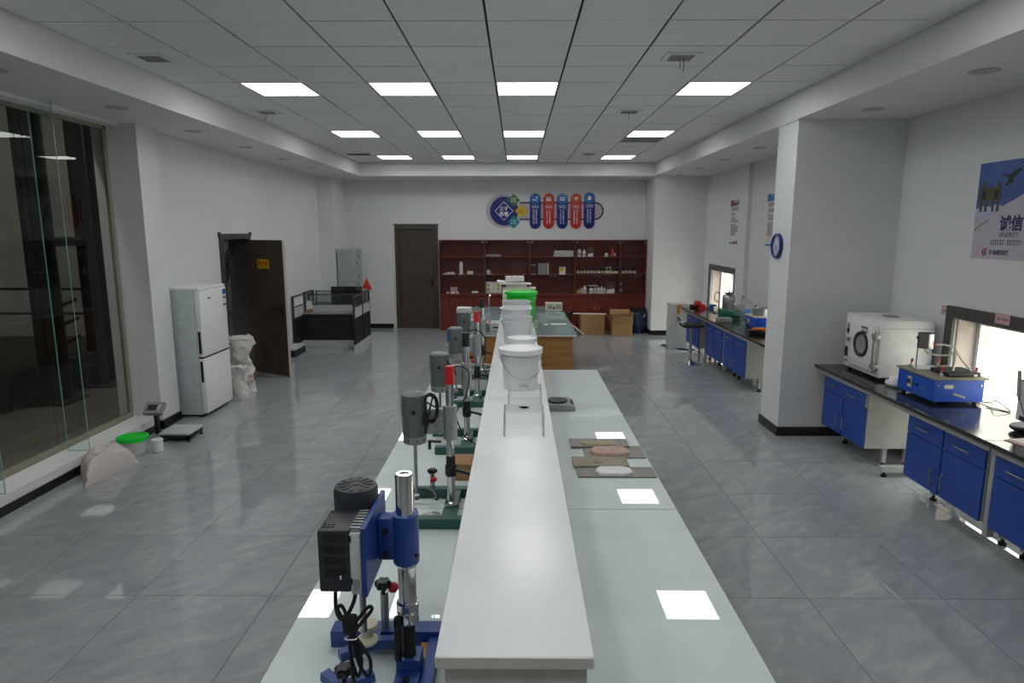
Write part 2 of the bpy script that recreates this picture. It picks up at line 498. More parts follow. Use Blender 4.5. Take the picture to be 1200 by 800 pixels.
# ---- window ledge on the left with its glass wall
sill = struct(MB().box(-4.255, -3.985, 1.6, 6.975, 0.0, 0.15).build('trim_1', 'wall_paint'))
B = 0.1
struct(MB().box(-3.984, -3.972, YF, 6.975, 0.001, 0.075).build('baseboard_left', 'skirting'))
for nm, bx in (('baseboard_left', [(-3.95, -3.935, 6.965, 7.37, 0.001, B), (-3.984, -3.935, 6.966, 6.979, 0.001, B), (XL, XL + 0.014, 7.37, 9.04, 0.001, B), (XL, XL + 0.014, 10.12, SB + 0.05, 0.001, B),
                                  (XL, -3.786, SB + 0.046, SB + 0.06, 0.001, B), (-3.8, -3.786, SB + 0.06, YB, 0.001, B)]),
               ('baseboard_back', [(-3.786, -2.8, YB - 0.014, YB, 0.001, B)]),
               ('baseboard_right', [(2.795, 2.809, 6.775, 7.304, 0.001, B), (2.809, XR, 6.775, 6.789, 0.001, B), (2.809, XR, 7.291, 7.304, 0.001, B),
                                    (2.815, 2.829, SB + 0.046, YB, 0.001, B), (2.829, XR, SB + 0.046, SB + 0.06, 0.001, B), (XR - 0.014, XR, 7.31, 11.07, 0.001, B), (XR - 0.014, XR, YF, 6.77, 0.001, B)])):
    mb = MB()
    for b in bx: mb.box(*b)
    struct(mb.build(nm, 'skirting'))
win1 = struct(MB().box(-4.30, -4.262, 1.6, 6.97, 0.15, 0.205).box(-4.30, -4.262, 6.93, 6.975, 0.205, 3.25).box(-4.30, -4.262, 1.6, 6.97, 3.21, 3.25).build('window_1', 'tan_frame'))
for a, b in ((1.62, 3.3), (3.3, 5.8), (5.8, 6.93)):
    MB(win1).box(-4.288, -4.276, a + 0.003, b - 0.003, 0.205, 3.21).build('pane', 'hall_glass')
for y in (2.8, 3.8, 4.79, 5.81):
    fin = MB(win1).box(-4.20, -4.0, y - 0.004, y + 0.004, 0.152, SZ - 0.004).build('glass_fin', 'fin_glass')
    MB(win1).box(-4.0, -3.997, y - 0.004, y + 0.004, 0.152, SZ - 0.004).box(-4.203, -4.2, y - 0.004, y + 0.004, 0.152, SZ - 0.004).box(-4.2, -4.0, y - 0.004, y + 0.004, 0.1505, 0.154).build('polished_edge', 'glass_edge', fin)
# ---- windows on the right: low, dark framed, pale stone reveals
for n, (a, b, z0, z1) in enumerate(WINS):
    fw, top, low = 0.1, z1 + 0.1, z0
    mb = MB().box(XR - 0.025, XR + 0.02, a - fw, a, low, top).box(XR - 0.025, XR + 0.02, b, b + fw, low, top).box(XR - 0.025, XR + 0.02, a, b, z1, top)
    w = struct(mb.build('window_%d' % (n + 2), 'dark_frame'))
    MB(w).box(XR + 0.02, 4.2, a + 0.001, a + 0.015, low, z1 - 0.001).build('reveal', 'stone_reveal')
    MB(w).box(XR + 0.02, 4.2, b - 0.015, b - 0.001, low, z1 - 0.001).build('reveal', 'stone_reveal')
    MB(w).box(XR + 0.02, 4.2, a + 0.016, b - 0.016, z1 - 0.016, z1 - 0.001).build('reveal', 'stone_reveal')
    m = (a + b) / 2
    mb = MB(w)
    for y in (a + 0.016, m - 0.02, b - 0.056): mb.box(4.09, 4.13, y, y + 0.04, low, z1 - 0.017)
    mb.box(4.09, 4.13, a + 0.056, b - 0.056, low, low + 0.05).box(4.09, 4.13, a + 0.056, b - 0.056, z1 - 0.057, z1 - 0.017)
    mb.build('sash', 'white_metal')
    MB(w).box(4.106, 4.112, a + 0.056, m - 0.02, low + 0.05, z1 - 0.057).build('pane', 'window_glass')
    MB(w).box(4.106, 4.112, m + 0.02, b - 0.056, low + 0.05, z1 - 0.057).build('pane', 'window_glass')
# ---- the yard outside the right windows
struct(MB().box(4.2, 40, -20, 40, -0.4, -0.3).build('trim_2', 'exterior_ground'))
yard = struct(MB().box(16, 16.4, -20, 40, -0.3, 7).build('trim_3', 'exterior_wall'))
for z in (0.5, 1.3, 2.1, 2.9, 3.7):
    MB(yard).box(15.96, 16.0, -20, 40, z, z + 0.06).build('cladding_rail', 'exterior_wall')
# ---- dim hall behind the left glass
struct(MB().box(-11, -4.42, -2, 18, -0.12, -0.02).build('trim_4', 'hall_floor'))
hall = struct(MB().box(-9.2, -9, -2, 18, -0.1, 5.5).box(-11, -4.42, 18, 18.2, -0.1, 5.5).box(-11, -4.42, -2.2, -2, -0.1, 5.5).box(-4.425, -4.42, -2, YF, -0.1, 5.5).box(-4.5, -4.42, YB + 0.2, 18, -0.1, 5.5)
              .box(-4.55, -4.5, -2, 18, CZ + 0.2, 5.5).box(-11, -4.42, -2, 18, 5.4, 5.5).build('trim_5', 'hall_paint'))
ORD7 = ('first', 'second', 'third', 'fourth', 'fifth', 'sixth', 'seventh')
DL = 'small unlit downlight, %s from the back beam, in the soffit over the %s'
d0 = thing('downlight', DL % (ORD7[6], 'glass wall side'), 'downlight', (-3.63, 4.72, SZ), 0, 'recessed downlights along the soffits')
MB(d0, True).lathe([(0.075, -0.006), (0.095, -0.005), (0.095, -0.0005), (0.075, -0.0005)], n=20).build('trim_ring', 'soft_grey')
MB(d0, True).lathe([(0.001, -0.004), (0.075, -0.004), (0.075, -0.0005), (0.001, -0.0005)], n=20).build('lens', 'soft_grey')
for i in range(1, 7): dup(d0, (-3.63, 4.72 + 1.42 * i, SZ), label=DL % (ORD7[6 - i], 'glass wall side'))
for i, y in enumerate((13.42, 12.0, 10.57, 9.1, 6.27, 4.82)): dup(d0, (3.26, y, SZ), label=DL % (ORD7[i], 'blue cabinets'))
# ---- light panels
ORD = ('first', 'second', 'third', 'fourth', 'fifth')
def panel_label(k, r):
    return 'square light panel, %s row from the back beam, %s column from the glass wall side' % (ORD[(13 - r) // 5], ORD[(-4, -2, 0, 3).index(k)])
l0 = thing('ceiling_light', panel_label(-4, 3), 'ceiling light', (CX0 + 0.6 * -4 + 0.3, CY0 + 0.6 * 3 + 0.3, CZ), 0, 'square light panels in the ceiling grid')
MB(l0, True).box(-0.294, -0.28, -0.294, 0.294, -0.001, 0.011).box(0.28, 0.294, -0.294, 0.294, -0.001, 0.011).box(-0.28, 0.28, -0.294, -0.28, -0.001, 0.011).box(-0.28, 0.28, 0.28, 0.294, -0.001, 0.011).build('frame', 'white_metal')
MB(l0, True).box(-0.28, 0.28, -0.28, 0.28, 0.001, 0.008).build('diffuser', 'light_diffuser')
for k, r in sorted(LIGHTS):
    if (k, r) != (-4, 3): dup(l0, (CX0 + 0.6 * k + 0.3, CY0 + 0.6 * r + 0.3, CZ), label=panel_label(k, r))
# ---- air vents
def vent(k, r, ribbons, label, grp=None, dy=0):
    t = thing('ceiling_vent', label, 'vent', (CX0 + 0.6 * k + 0.3, CY0 + 0.6 * r + 0.3 + dy, CZ), 0, grp)
    h = 0.095
    MB(t, True).box(-h - .04, -h, -h - .04, h + .04, -0.012, -0.0005).box(h, h + .04, -h - .04, h + .04, -0.012, -0.0005).box(-h, h, -h - .04, -h, -0.012, -0.0005).box(-h, h, h, h + .04, -0.012, -0.0005).build('frame', 'ceiling_tile')
    MB(t, True).box(-h, h, -h, h, -0.003, -0.0005).build('backing', 'dark_slot')
    for q in range(7):
        y = -h + 0.014 + q * 0.028
        MB(t, True).obox((0, y, -0.007), (1, 0, 0), (0, 1, -0.6), (0, 0.6, 1), h, 0.009, 0.0012).build('slat', 'vent_grey')
    for q in range(ribbons):
        x = -0.01 + 0.03 * q
        MB(t, True).tube([(x, 0.0, -0.012), (x + 0.004, -0.02, -0.06), (x - 0.004, -0.03, -0.1 - 0.02 * q)], 0.003, 5).build('ribbon', 'red_ribbon')
    return t
vent(-5, 1, 0, 'square grey ceiling vent with no ribbon, over the glass wall', None)
vent(-5, 5, 1, 'ceiling vent with one ribbon, in the tile row along the left soffit')
vent(2, 1, 2, 'square grey ceiling vent with two red ribbons hanging down')
vent(2, 5, 1, 'ceiling vent with a single red ribbon, two columns from the right hand lights')
vent(2, 12, 1, 'small ceiling vent next to the light panel by the back beam')
t = thing('slot_diffuser', 'dark two slot air outlet in the ceiling corner by the back beam', 'vent', (CX0 - 3.0 + 0.35, CY0 + 0.6 * 12 + 0.35, CZ))
MB(t, True).box(-0.2, 0.2, -0.09, 0.09, -0.008, -0.0005).build('frame', 'vent_grey')
MB(t, True).box(-0.19, -0.01, -0.08, 0.08, -0.01, -0.008).build('slot', 'dark_slot')
MB(t, True).box(0.01, 0.19, -0.08, 0.08, -0.01, -0.008).build('slot', 'dark_slot')
t = thing('return_air_grille', 'full tile dark grey return air grille beside a light panel', 'vent', (CX0 + 2.1, CY0 + 0.6 * 9 + 0.3, CZ))
MB(t, True).box(-0.294, -0.27, -0.294, 0.294, 0, 0.011).box(0.27, 0.294, -0.294, 0.294, 0, 0.011).box(-0.27, 0.27, -0.294, -0.27, 0, 0.011).box(-0.27, 0.27, 0.27, 0.294, 0, 0.011).build('frame', 'vent_grey')
for q in range(18): MB(t, True).obox((0, -0.255 + q * 0.03, 0.006), (1, 0, 0), (0, 1, -0.8), (0, 0.8, 1), 0.27, 0.006, 0.001).build('slat', 'vent_grey')
# ---- doors
door1 = struct(MB().box(-2.72, -2.64, YB - 0.03, YB + 0.06, 0, 2.3).box(-1.84, -1.76, YB - 0.03, YB + 0.06, 0, 2.3).box(-2.64, -1.84, YB - 0.03, YB + 0.06, 2.22, 2.3)
               .box(-2.74, -1.74, YB - 0.035, YB - 0.001, 2.3, 2.33).build('door_1', 'dark_frame'))
leaf = MB(door1).box(-2.635, -1.845, YB + 0.02, YB + 0.06, 0.003, 2.215).build('leaf', 'door_wood')
MB(door1).box(-1.99, -1.87, YB + 0.012, YB + 0.02, 0.02, 2.2).build('inlay', 'dark_frame', leaf)
hd = MB(door1).rbox(-1.92, -1.88, YB + 0.006, YB + 0.02, 0.93, 1.13, 0.004).build('handle', 'black_plastic', leaf)
MB(door1).cyl((-1.9, YB + 0.006, 1.05), (-1.9, YB - 0.035, 1.05), 0.01).box(-2.03, -1.89, YB - 0.045, YB - 0.03, 1.04, 1.06).build('handle_lever', 'black_plastic', leaf)
door2 = struct(MB().box(-4.42, XL + 0.03, 9.06, 9.14, 0, 2.06).box(-4.42, XL + 0.03, 10.02, 10.1, 0, 2.06).box(-4.42, XL + 0.03, 9.06, 10.1, 2.06, 2.14)
               .box(XL - 0.001, XL + 0.036, 9.04, 9.07, 2.1, 2.16).box(XL - 0.001, XL + 0.036, 10.09, 10.12, 2.1, 2.16).build('door_2', 'dark_frame'))
# open leaf, hinged on the far jamb
hx0, hy0 = XL + 0.035, 9.985
dl = Vector((0.80, -0.47)).normalized(); LW = 0.77
lf = bpy.data.objects.new('leaf', MB().box(0, LW, -0.02, 0.02, 0.01, 2.045).mesh('leaf', 'door_wood', (0, 0, 0)))
COL.objects.link(lf); lf.parent = door2
lf.location = Vector((hx0, hy0, 0)) - door2.location
lf.rotation_euler = (0, 0, math.atan2(dl.y, dl.x))
def lp(mb, name, mat):
    o = bpy.data.objects.new(name, mb.mesh(name, mat, (0, 0, 0))); COL.objects.link(o); o.parent = lf; return o
lp(MB().box(LW + 0.0005, LW + 0.006, -0.02, 0.02, 0.01, 2.045), 'edge_band', 'stone_reveal')
lp(MB().box(LW - 0.16, LW - 0.05, -0.024, -0.0205, 0.03, 2.03), 'inlay', 'dark_frame')
lp(MB().rbox(LW - 0.1, LW - 0.05, -0.034, -0.0245, 0.92, 1.1, 0.004), 'handle_plate', 'black_plastic')
lp(MB().cyl((LW - 0.075, -0.034, 1.03), (LW - 0.075, -0.075, 1.03), 0.01).box(LW - 0.2, LW - 0.065, -0.085, -0.07, 1.02, 1.04), 'handle', 'black_plastic')
lp(MB().cyl((LW - 0.075, 0.021, 1.03), (LW - 0.075, 0.06, 1.03), 0.01).box(LW - 0.2, LW - 0.065, 0.055, 0.07, 1.02, 1.04), 'handle', 'black_plastic')
sg = lp(MB().box(0.2, 0.46, -0.0245, -0.0205, 1.62, 1.76), 'door_sign', 'sign_yellow')
mb = MB()
for q in range(3): glyph_marks(mb, 0.215 + q * 0.08, 1.665, 0.075, -0.025)
gq = lp(mb, 'lettering', 'sign_red'); gq.parent = sg
mb = MB()
for q in range(5): glyph_marks(mb, 0.29 + q * 0.03, 1.632, 0.024, -0.025)
gq = lp(mb, 'lettering', 'print_dark'); gq.parent = sg
# ---- steel in the hall
def hpost(x, y, lab):
    t = thing('steel_column', lab, 'column', (x, y, -0.02))
    w, f = 0.12, 0.025
    MB(t, True).box(-w, w, -w, -w + f, 0, 5.4).box(-w, w, w - f, w, 0, 5.4).build('flange', 'dark_steel')
    MB(t, True).box(-0.015, 0.015, -w + f, w - f, 0, 5.4).build('web', 'dark_steel')
    MB(t, True).box(-0.25, 0.25, -0.25, 0.25, 0, 0.03).build('base_plate', 'dark_steel')
for y_, lb in ((4.5, 'unseen added fill lamp high in the hall, away from the stairs'), (9.5, 'unseen added fill lamp high in the hall above the stair platform'), (14.5, 'unseen added fill lamp high in the hall behind the stair flight')):
    t = thing('hall_fill_lamp', lb, 'lamp', (-5.0, y_, 5.28))  # invented lamp, kept out of view, added to brighten the hall
    MB(t, True).box(-0.1, 0.1, -0.7, 0.7, 0.06, 0.12).build('housing', 'white_metal')
    MB(t, True).box(-0.08, 0.08, -0.68, 0.68, 0.03, 0.06).build('tube', 'hall_fill_light')
hpost(-6.0, 8.22, 'dark steel column behind the glass wall, beside the fins')
hpost(-6.0, 9.2, 'dark steel column behind the glass wall, nearest the white pillar')
pf = thing('steel_platform', 'dark steel stair platform with railings behind the glass wall', 'platform', (-6.6, 8.8, -0.02))
MB(pf).box(-6.05, -5.95, 8.4, 9.02, 1.98, 2.1).build('cross_beam', 'dark_steel')
MB(pf).box(-6.1, -5.95, 8.4, 9.02, 0.3, 0.5).build('edge_beam', 'dark_steel')
MB(pf).box(-8.5, -6.1, 7.6, 10.6, 0.38, 0.46).build('deck', 'dark_steel')
for x, y in ((-8.5, 7.7), (-8.5, 10.5), (-6.3, 10.5), (-6.3, 7.7)): MB(pf).box(x - 0.06, x + 0.06, y - 0.06, y + 0.06, -0.02, 0.38).build('leg', 'dark_steel')
for z in (0.72, 0.98, 1.24):
    MB(pf).bar((-6.15, 8.42, z - 0.1), (-6.15, 9.0, z), 0.03, 0.04).build('rail', 'dark_steel')
    MB(pf).bar((-6.15, 9.42, z), (-6.15, 10.5, z - 0.28), 0.03, 0.04).build('rail', 'dark_steel')
for z in (0.85, 1.25): MB(pf).bar((-8.55, 10.5, z), (-6.2, 10.5, z), 0.03, 0.04).build('rail', 'dark_steel')
st = thing('steel_staircase', 'dark steel stair flight seen through the open left door', 'staircase', (-5.6, 11.6, -0.02))
for x in (-5.2, -5.95): MB(st).bar((x, 10.3, 0.02), (x, 13.3, 3.3), 0.05, 0.25).build('stringer', 'dark_steel')
for q in range(14): MB(st).box(-5.93, -5.22, 10.38 + q * 0.205, 10.62 + q * 0.205, 0.2 + q * 0.224, 0.23 + q * 0.224).build('tread', 'dark_steel')
for x in (-5.2, -5.95): MB(st).bar((x, 10.4, 1.0), (x, 13.3, 4.2), 0.04, 0.04).build('handrail', 'dark_steel')
for q in range(4): MB(st).box(-5.22, -5.18, 10.5 + q * 0.9, 10.54 + q * 0.9, 0.25 + q * 0.98, 1.1 + q * 0.98).build('baluster', 'dark_steel')
# ================================================================ ISLAND BENCHES
TZ, LZ = 0.81, 1.12
def star(mb, c, r, h, lobes=6, axis='z'):
    n = lobes * 8
    poly = []
    for i in range(n):
        a = 2 * PI * i / n
        q = r * (0.86 + 0.14 * math.cos(lobes * a))
        poly.append((q * math.cos(a), q * math.sin(a)))
    for z0, z1, s in ((0, 0.2, 0.9), (0.2, 0.8, 1.0), (0.8, 1.0, 0.85)):
        mb.prism([(c[0] + x * s, c[1] + y * s) for x, y in poly], c[2] + h * z0, c[2] + h * z1, 'xy')
    return mb
ib = thing('island_bench', 'long island bench with pale glass tops carrying the stirrers', 'lab bench', (0, 3.95, 0))
MB(ib).box(-0.74, 0.74, 1.62, 6.3, 0.08, 0.795).build('carcass', 'oak')
MB(ib).box(-0.69, 0.69, 1.67, 6.25, 0, 0.08).build('plinth', 'dark_frame')
MB(ib).box(-0.785, 0.785, 1.56, 6.37, 0.79, 0.799).build('support_board', 'ledge_white')
for a, b in ((1.55, 3.068), (3.076, 4.735), (4.738, 6.38)):
    for x0, x1 in ((-0.79, -0.186), (0.182, 0.8)):
        MB(ib).rbox(x0, x1, a, b, 0.799, TZ, 0.002, 1).build('glass_top', 'glass_top')
rl = thing('reagent_ledge', 'long raised white shelf running down the middle of both island benches', 'shelf', (0, 6.6, TZ))
for a, b in ((1.488, 4.235), (4.237, 7.3), (7.302, 11.85)): MB(rl).rbox(-0.207, 0.197, a, b, LZ - 0.032, LZ, 0.002, 1).build('shelf_board', 'ledge_white')
MB(rl).box(-0.203, 0.193, 1.484, 1.488, LZ - 0.031, LZ - 0.001).build('edge_band', 'ledge_edge')
MB(rl).box(-0.184, 0.18, 1.5, 6.36, TZ - 0.01, LZ - 0.033).build('riser', 'ledge_edge')
MB(rl).box(-0.184, 0.18, 8.72, 11.84, TZ + 0.001, LZ - 0.033).build('riser', 'ledge_edge')
fb = thing('wood_island_bench', 'oak fronted island bench with grey glass top before the red cabinet', 'lab bench', (0, 10.3, 0))
MB(fb).box(-0.74, 0.76, 8.74, 11.86, 0.06, 0.77).build('carcass', 'oak')
MB(fb).box(-0.7, 0.72, 8.78, 11.8, 0, 0.06).build('plinth', 'dark_frame')
MB(fb).box(-0.8, 0.81, 8.70, 11.9, 0.77, 0.8).build('support_board', 'ledge_white')
M('grey_glass_top', '#8ea3a3', 0.03, var=0.04)
for a, b in ((8.69, 10.3), (10.303, 11.9)):
    MB(fb).rbox(-0.8, 0.81, a, b, 0.8, TZ, 0.002, 1).build('glass_top', 'grey_glass_top')

# ---- grey overhead stirrers
def stirrer(name, label, x, y, cap, cord=True, grp=None):
    t = thing(name, label, 'stirrer', (x, y, TZ), 0, grp)
    L = lambda: MB(t, True)
    L().rbox(-0.25, 0.09, 0.19, 0.24, 0.0, 0.05, 0.004, 1).build('foot_bar', 'base_green')
    L().rbox(-0.19, 0.09, -0.17, -0.12, 0.0, 0.05, 0.004, 1).build('foot_bar', 'base_green')
    L().box(-0.035, 0.03, -0.12, 0.19, 0.002, 0.045).build('spine', 'base_green')
    L().box(0.065, 0.09, -0.12, 0.19, 0.002, 0.045).build('spine', 'base_green')
    L().lathe([(0.036, 0.045), (0.036, 0.056), (0.026, 0.064), (0.021, 0.075)], n=20).build('flange', 'chrome')
    po = L().cyl((0, 0, 0.045), (0, 0, 0.715), 0.0195, n=20).build('post', 'chrome')
    L().lathe([(0.0225, 0.655), (0.0225, 0.735), (0.019, 0.742), (0.001, 0.743)], n=20).build('post_cap', cap, po)
    co = L().lathe([(0.026, 0.2), (0.028, 0.21), (0.028, 0.25), (0.022, 0.258), (0.022, 0.3)], n=20).build('collar', 'black_plastic')
    L().bar((0.02, -0.015, 0.235), (0.1, -0.04, 0.222), 0.012, 0.014).cyl((-0.005, -0.028, 0.23), (-0.005, -0.045, 0.23), 0.012).build('clamp_lever', 'black_plastic', co)
    L().lathe([(0.033, 0.385), (0.034, 0.39), (0.034, 0.545), (0.032, 0.55), (0.02, 0.55)], n=24).build('clamp_sleeve', 'rough_aluminium')
    ar = L().rbox(-0.125, -0.025, -0.016, 0.016, 0.41, 0.535, 0.004, 1).build('clamp_arm', 'rough_aluminium')
    for bz_ in (0.44, 0.51): L().cyl((-0.06, -0.016, bz_), (-0.06, -0.03, bz_), 0.008, n=8).build('bolt', 'steel', ar)
    mx = -0.17
    mo = L().lathe([(0.056, 0.405), (0.058, 0.41), (0.0585, 0.5), (0.0595, 0.502), (0.062, 0.506), (0.062, 0.59), (0.058, 0.605), (0.045, 0.613), (0.001, 0.616)], (mx, 0, 0), n=28).build('motor', 'motor_grey')
    L().lathe([(0.02, 0.365), (0.05, 0.366), (0.056, 0.37), (0.056, 0.405), (0.02, 0.405)], (mx, 0, 0), n=28).build('motor_flange', 'rough_aluminium', mo)
    h = L()
    for rr, nn in ((0.014, 6), (0.028, 11), (0.041, 16)):
        for i in range(nn):
            a = 2 * PI * i / nn
            h.cyl((mx + rr * math.cos(a), rr * math.sin(a), 0.6115), (mx + rr * math.cos(a), rr * math.sin(a), 0.6165 if rr < .03 else 0.6155), 0.0035, n=5)
    h.build('vent_studs', 'light_grey_plastic', mo)
    L().cyl((mx + 0.005, -0.058, 0.53), (mx + 0.005, -0.0635, 0.53), 0.011, n=12).build('brush_cap', 'black_plastic', mo)
    f = L()
    for a in (-2.0, -1.2, -0.6): f.cyl((mx + 0.055 * math.cos(a), 0.055 * math.sin(a), 0.388), (mx + 0.0575 * math.cos(a), 0.0575 * math.sin(a), 0.388), 0.004, n=6)
    f.build('flange_bolt', 'black_plastic', mo)
    L().cyl((mx, 0, 0.09), (mx, 0, 0.366), 0.008, n=12).build('shaft', 'steel')
    L().lathe([(0.01, 0.075), (0.016, 0.078), (0.016, 0.1), (0.009, 0.105)], (mx, 0, 0), n=14).build('chuck', 'steel')
    # jar clamp: rod on the far foot, black knob, red ball, black jaws
    L().cyl((-0.12, 0.215, 0.05), (-0.12, 0.215, 0.13), 0.012, n=12).build('clamp_rod', 'steel')
    L().cyl((-0.12, 0.205, 0.1), (-0.12, 0.17, 0.1), 0.007, n=8).ball((-0.105, 0.185, 0.105), 0.014, 6).build('clamp_ball', 'red_plastic')
    star(L(), (-0.12, 0.215, 0.13), 0.026, 0.02).build('star_knob', 'black_plastic')
    L().tube([(-0.23, 0.09, 0.055), (-0.2, 0.13, 0.07), (-0.15, 0.13, 0.075), (-0.1, 0.1, 0.07), (-0.08, 0.06, 0.05)], 0.011, 6).build('jar_jaw', 'black_plastic')
    # spare toothed disc lying by the post, black lever by the near foot
    n = 40; poly = []
    for i in range(n):
        a = 2 * PI * i / n; q = 0.052 if i % 4 < 2 else 0.044
        poly.append((-0.095 + q * math.cos(a), -0.035 + q * math.sin(a)))
    L().prism(poly, 0.001, 0.006, 'xy').lathe([(0.012, 0.006), (0.012, 0.014), (0.005, 0.014)], (-0.095, -0.035, 0), n=12).build('toothed_disc', 'steel')
    L().bar((-0.24, -0.05, 0.05), (-0.16, -0.09, 0.06), 0.014, 0.014).cyl((-0.235, -0.06, 0), (-0.235, -0.06, 0.06), 0.01, n=10).build('jaw_lever', 'black_plastic')
    if cord:
        rng = random.Random(int(y * 100))
        pts = [(mx + 0.05, 0.0, 0.57)]
        for i in range(22):
            a = i * 0.95
            pts.append((-0.085 + 0.03 * math.cos(a) + rng.uniform(-.006, .006), -0.035 + 0.014 * math.sin(a * 0.5), 0.54 + 0.062 * math.sin(a) + rng.uniform(-.015, .015)))
        pts.append((-0.115, -0.03, 0.42))
        L().tube(pts, 0.0042, 6, 3).build('power_cord', 'rubber')
        L().rbox(-0.118, -0.098, -0.05, -0.03, 0.46, 0.51, 0.004, 1).build('plug', 'rubber')
    return t
s1 = stirrer('overhead_stirrer', 'grey motor stirrer with red capped post and coiled cord, next to the blue stirrer', -0.32, 3.01, 'red_plastic')
s2 = stirrer('overhead_stirrer', 'grey motor stirrer on green base with black capped post', -0.32, 4.03, 'black_plastic', False)
s3 = stirrer('overhead_stirrer', 'grey motor stirrer with red capped post and blue tape, beside the glass jar', -0.32, 5.13, 'red_plastic', False)
MB(s3, True).box(-0.236, -0.225, -0.03, 0.01, 0.5, 0.6).build('tape', 'sign_sky')
s4 = stirrer('overhead_stirrer', 'stirrer with white boxed motor top at the end of the glass bench', -0.33, 6.1, 'black_plastic', False)
MB(s4, True).rbox(-0.235, -0.1, -0.06, 0.06, 0.612, 0.66, 0.005).build('motor_lid', 'light_grey_plastic')
MB(s2, True).tube([(-0.115, -0.02, 0.5), (-0.05, -0.05, 0.54), (0.02, -0.06, 0.5), (0.0, -0.07, 0.35), (-0.06, -0.08, 0.24), (-0.02, -0.1, 0.12), (0.05, -0.12, 0.06), (0.1, -0.16, 0.05)], 0.0045, 6).build('power_cord', 'rubber')
MB(s2, True).tube([(-0.12, -0.03, 0.57), (-0.08, -0.04, 0.52), (-0.06, -0.04, 0.48)], 0.004, 6).build('power_cord', 'rubber')
MB(s3, True).tube([(-0.11, -0.02, 0.55), (-0.02, -0.05, 0.6), (0.06, -0.05, 0.55), (0.07, -0.06, 0.42), (0.05, -0.06, 0.3), (0.09, -0.04, 0.22), (0.08, -0.02, 0.12), (0.1, 0.0, 0.05)], 0.0045, 6).build('power_cord', 'rubber')
tag(MB().box(-0.36, -0.25, 3.44, 3.62, TZ + 0.001, TZ + 0.09).box(-0.355, -0.255, 3.445, 3.615, TZ + 0.09, TZ + 0.094).build('sample_carton', 'cardboard'), 'small open tan carton between the stirrer bases', 'carton')
j = thing('glass_jar', 'wide clear glass jar with thick rim on the bench by the ledge', 'jar', (-0.33, 5.62, TZ))
MB(j, True).lathe([(0.13, 0.001), (0.13, 0.17), (0.138, 0.185), (0.132, 0.185), (0.125, 0.17), (0.125, 0.008), (0.001, 0.008)], n=32).build('body', 'clear_glass')
MB(j, True).tube([(0.135 * math.cos(a * PI / 12), 0.135 * math.sin(a * PI / 12), 0.187) for a in range(24)], 0.006, 6, 0, True).build('rim', 'light_grey_plastic')

# ---- blue laboratory disperser
bs = thing('blue_disperser', 'blue laboratory disperser with dark controller box and chrome post', 'disperser', (-0.33, 1.81, TZ))
b = lambda: MB(bs)
Z = TZ
b().rbox(-0.62, -0.215, 1.965, 2.03, Z + .001, Z + .06, .004).build('foot_bar', 'stand_blue')
b().rbox(-0.62, -0.215, 1.42, 1.485, Z + .001, Z + .06, .004).build('foot_bar', 'stand_blue')
b().rbox(-0.29, -0.25, 1.485, 1.965, Z + .001, Z + .045, .004).build('spine', 'stand_blue')
bl = b().rbox(-0.365, -0.292, 1.775, 1.85, Z + .001, Z + .09, .003).rbox(-0.365, -0.292, 1.69, 1.775, Z + .001, Z + .055, .003).build('post_block', 'stand_blue')
b().cyl((-0.328, 1.735, Z + .055), (-0.328, 1.735, Z + .06), 0.012, n=6).build('bolt', 'black_plastic', bl)
b().box(-0.315, -0.285, 1.87, 1.955, Z + .001, Z + .03).build('shim', 'oak')
b().lathe([(0.023, Z + .09), (0.021, Z + .1), (0.021, Z + .24)], (-0.33, 1.81, 0), n=24).build('lower_post', 'black_plastic')
co = b().lathe([(0.03, Z + .2), (0.033, Z + .205), (0.033, Z + .235), (0.029, Z + .24), (0.034, Z + .245), (0.034, Z + .265), (0.027, Z + .27)], (-0.33, 1.81, 0), n=28).build('collar', 'chrome')
b().rbox(-0.368, -0.346, 1.765, 1.79, Z + .09, Z + .235, .008).build('clamp_lever', 'black_plastic', co)
b().cyl((-0.357, 1.764, Z + .205), (-0.357, 1.76, Z + .205), 0.007, n=10).build('lever_screw', 'chrome', co)
b().lathe([(0.027, Z + .26), (0.027, Z + .668), (0.024, Z + .672), (0.014, Z + .672), (0.013, Z + .668), (0.001, Z + .668)], (-0.33, 1.81, 0), n=32).build('post', 'chrome')
cl = b().lathe([(0.027, Z + .395), (0.039, Z + .397), (0.039, Z + .548), (0.027, Z + .55)], (-0.33, 1.81, 0), n=32).rbox(-0.41, -0.355, 1.788, 1.838, Z + .41, Z + .54, .004).build('clamp', 'stand_blue')
b().lathe([(0.031, Z + .385), (0.033, Z + .388), (0.033, Z + .395), (0.028, Z + .396)], (-0.33, 1.81, 0), n=28).build('retaining_ring', 'chrome', cl)
for z in (.43, .505): b().cyl((-0.385, 1.787, Z + z), (-0.385, 1.772, Z + z), 0.009, n=10).build('bolt', 'black_plastic', cl)
b().cyl((-0.297, 1.79, Z + .425), (-0.29, 1.785, Z + .425), 0.006, n=8).build('bolt', 'black_plastic', cl)
b().box(-0.424, -0.411, 1.65, 1.92, Z + .375, Z + .575).build('mount_plate', 'stand_blue')
ct_ = b().rbox(-0.545, -0.457, 1.655, 1.795, Z + .385, Z + .567, .006).build('controller_box', 'dark_plastic')
v = b()
for r in range(4):
    for c in range(9):
        x = -0.527 + c * 0.0068
        v.box(x, x + 0.0034, 1.6535, 1.656, Z + .535 - r * .034, Z + .558 - r * .034)
v.build('vent_slots', 'black_plastic', ct_)
b().box(-0.487, -0.482, 1.653, 1.655, Z + .425, Z + .436).build('indicator', 'white_plastic', ct_)
v = b()
for c in range(3):
    v.box(-0.535 + c * 0.012, -0.529 + c * 0.012, 1.675, 1.682, Z + .567, Z + .5695).box(-0.535 + c * 0.012, -0.529 + c * 0.012, 1.69, 1.697, Z + .567, Z + .5695)
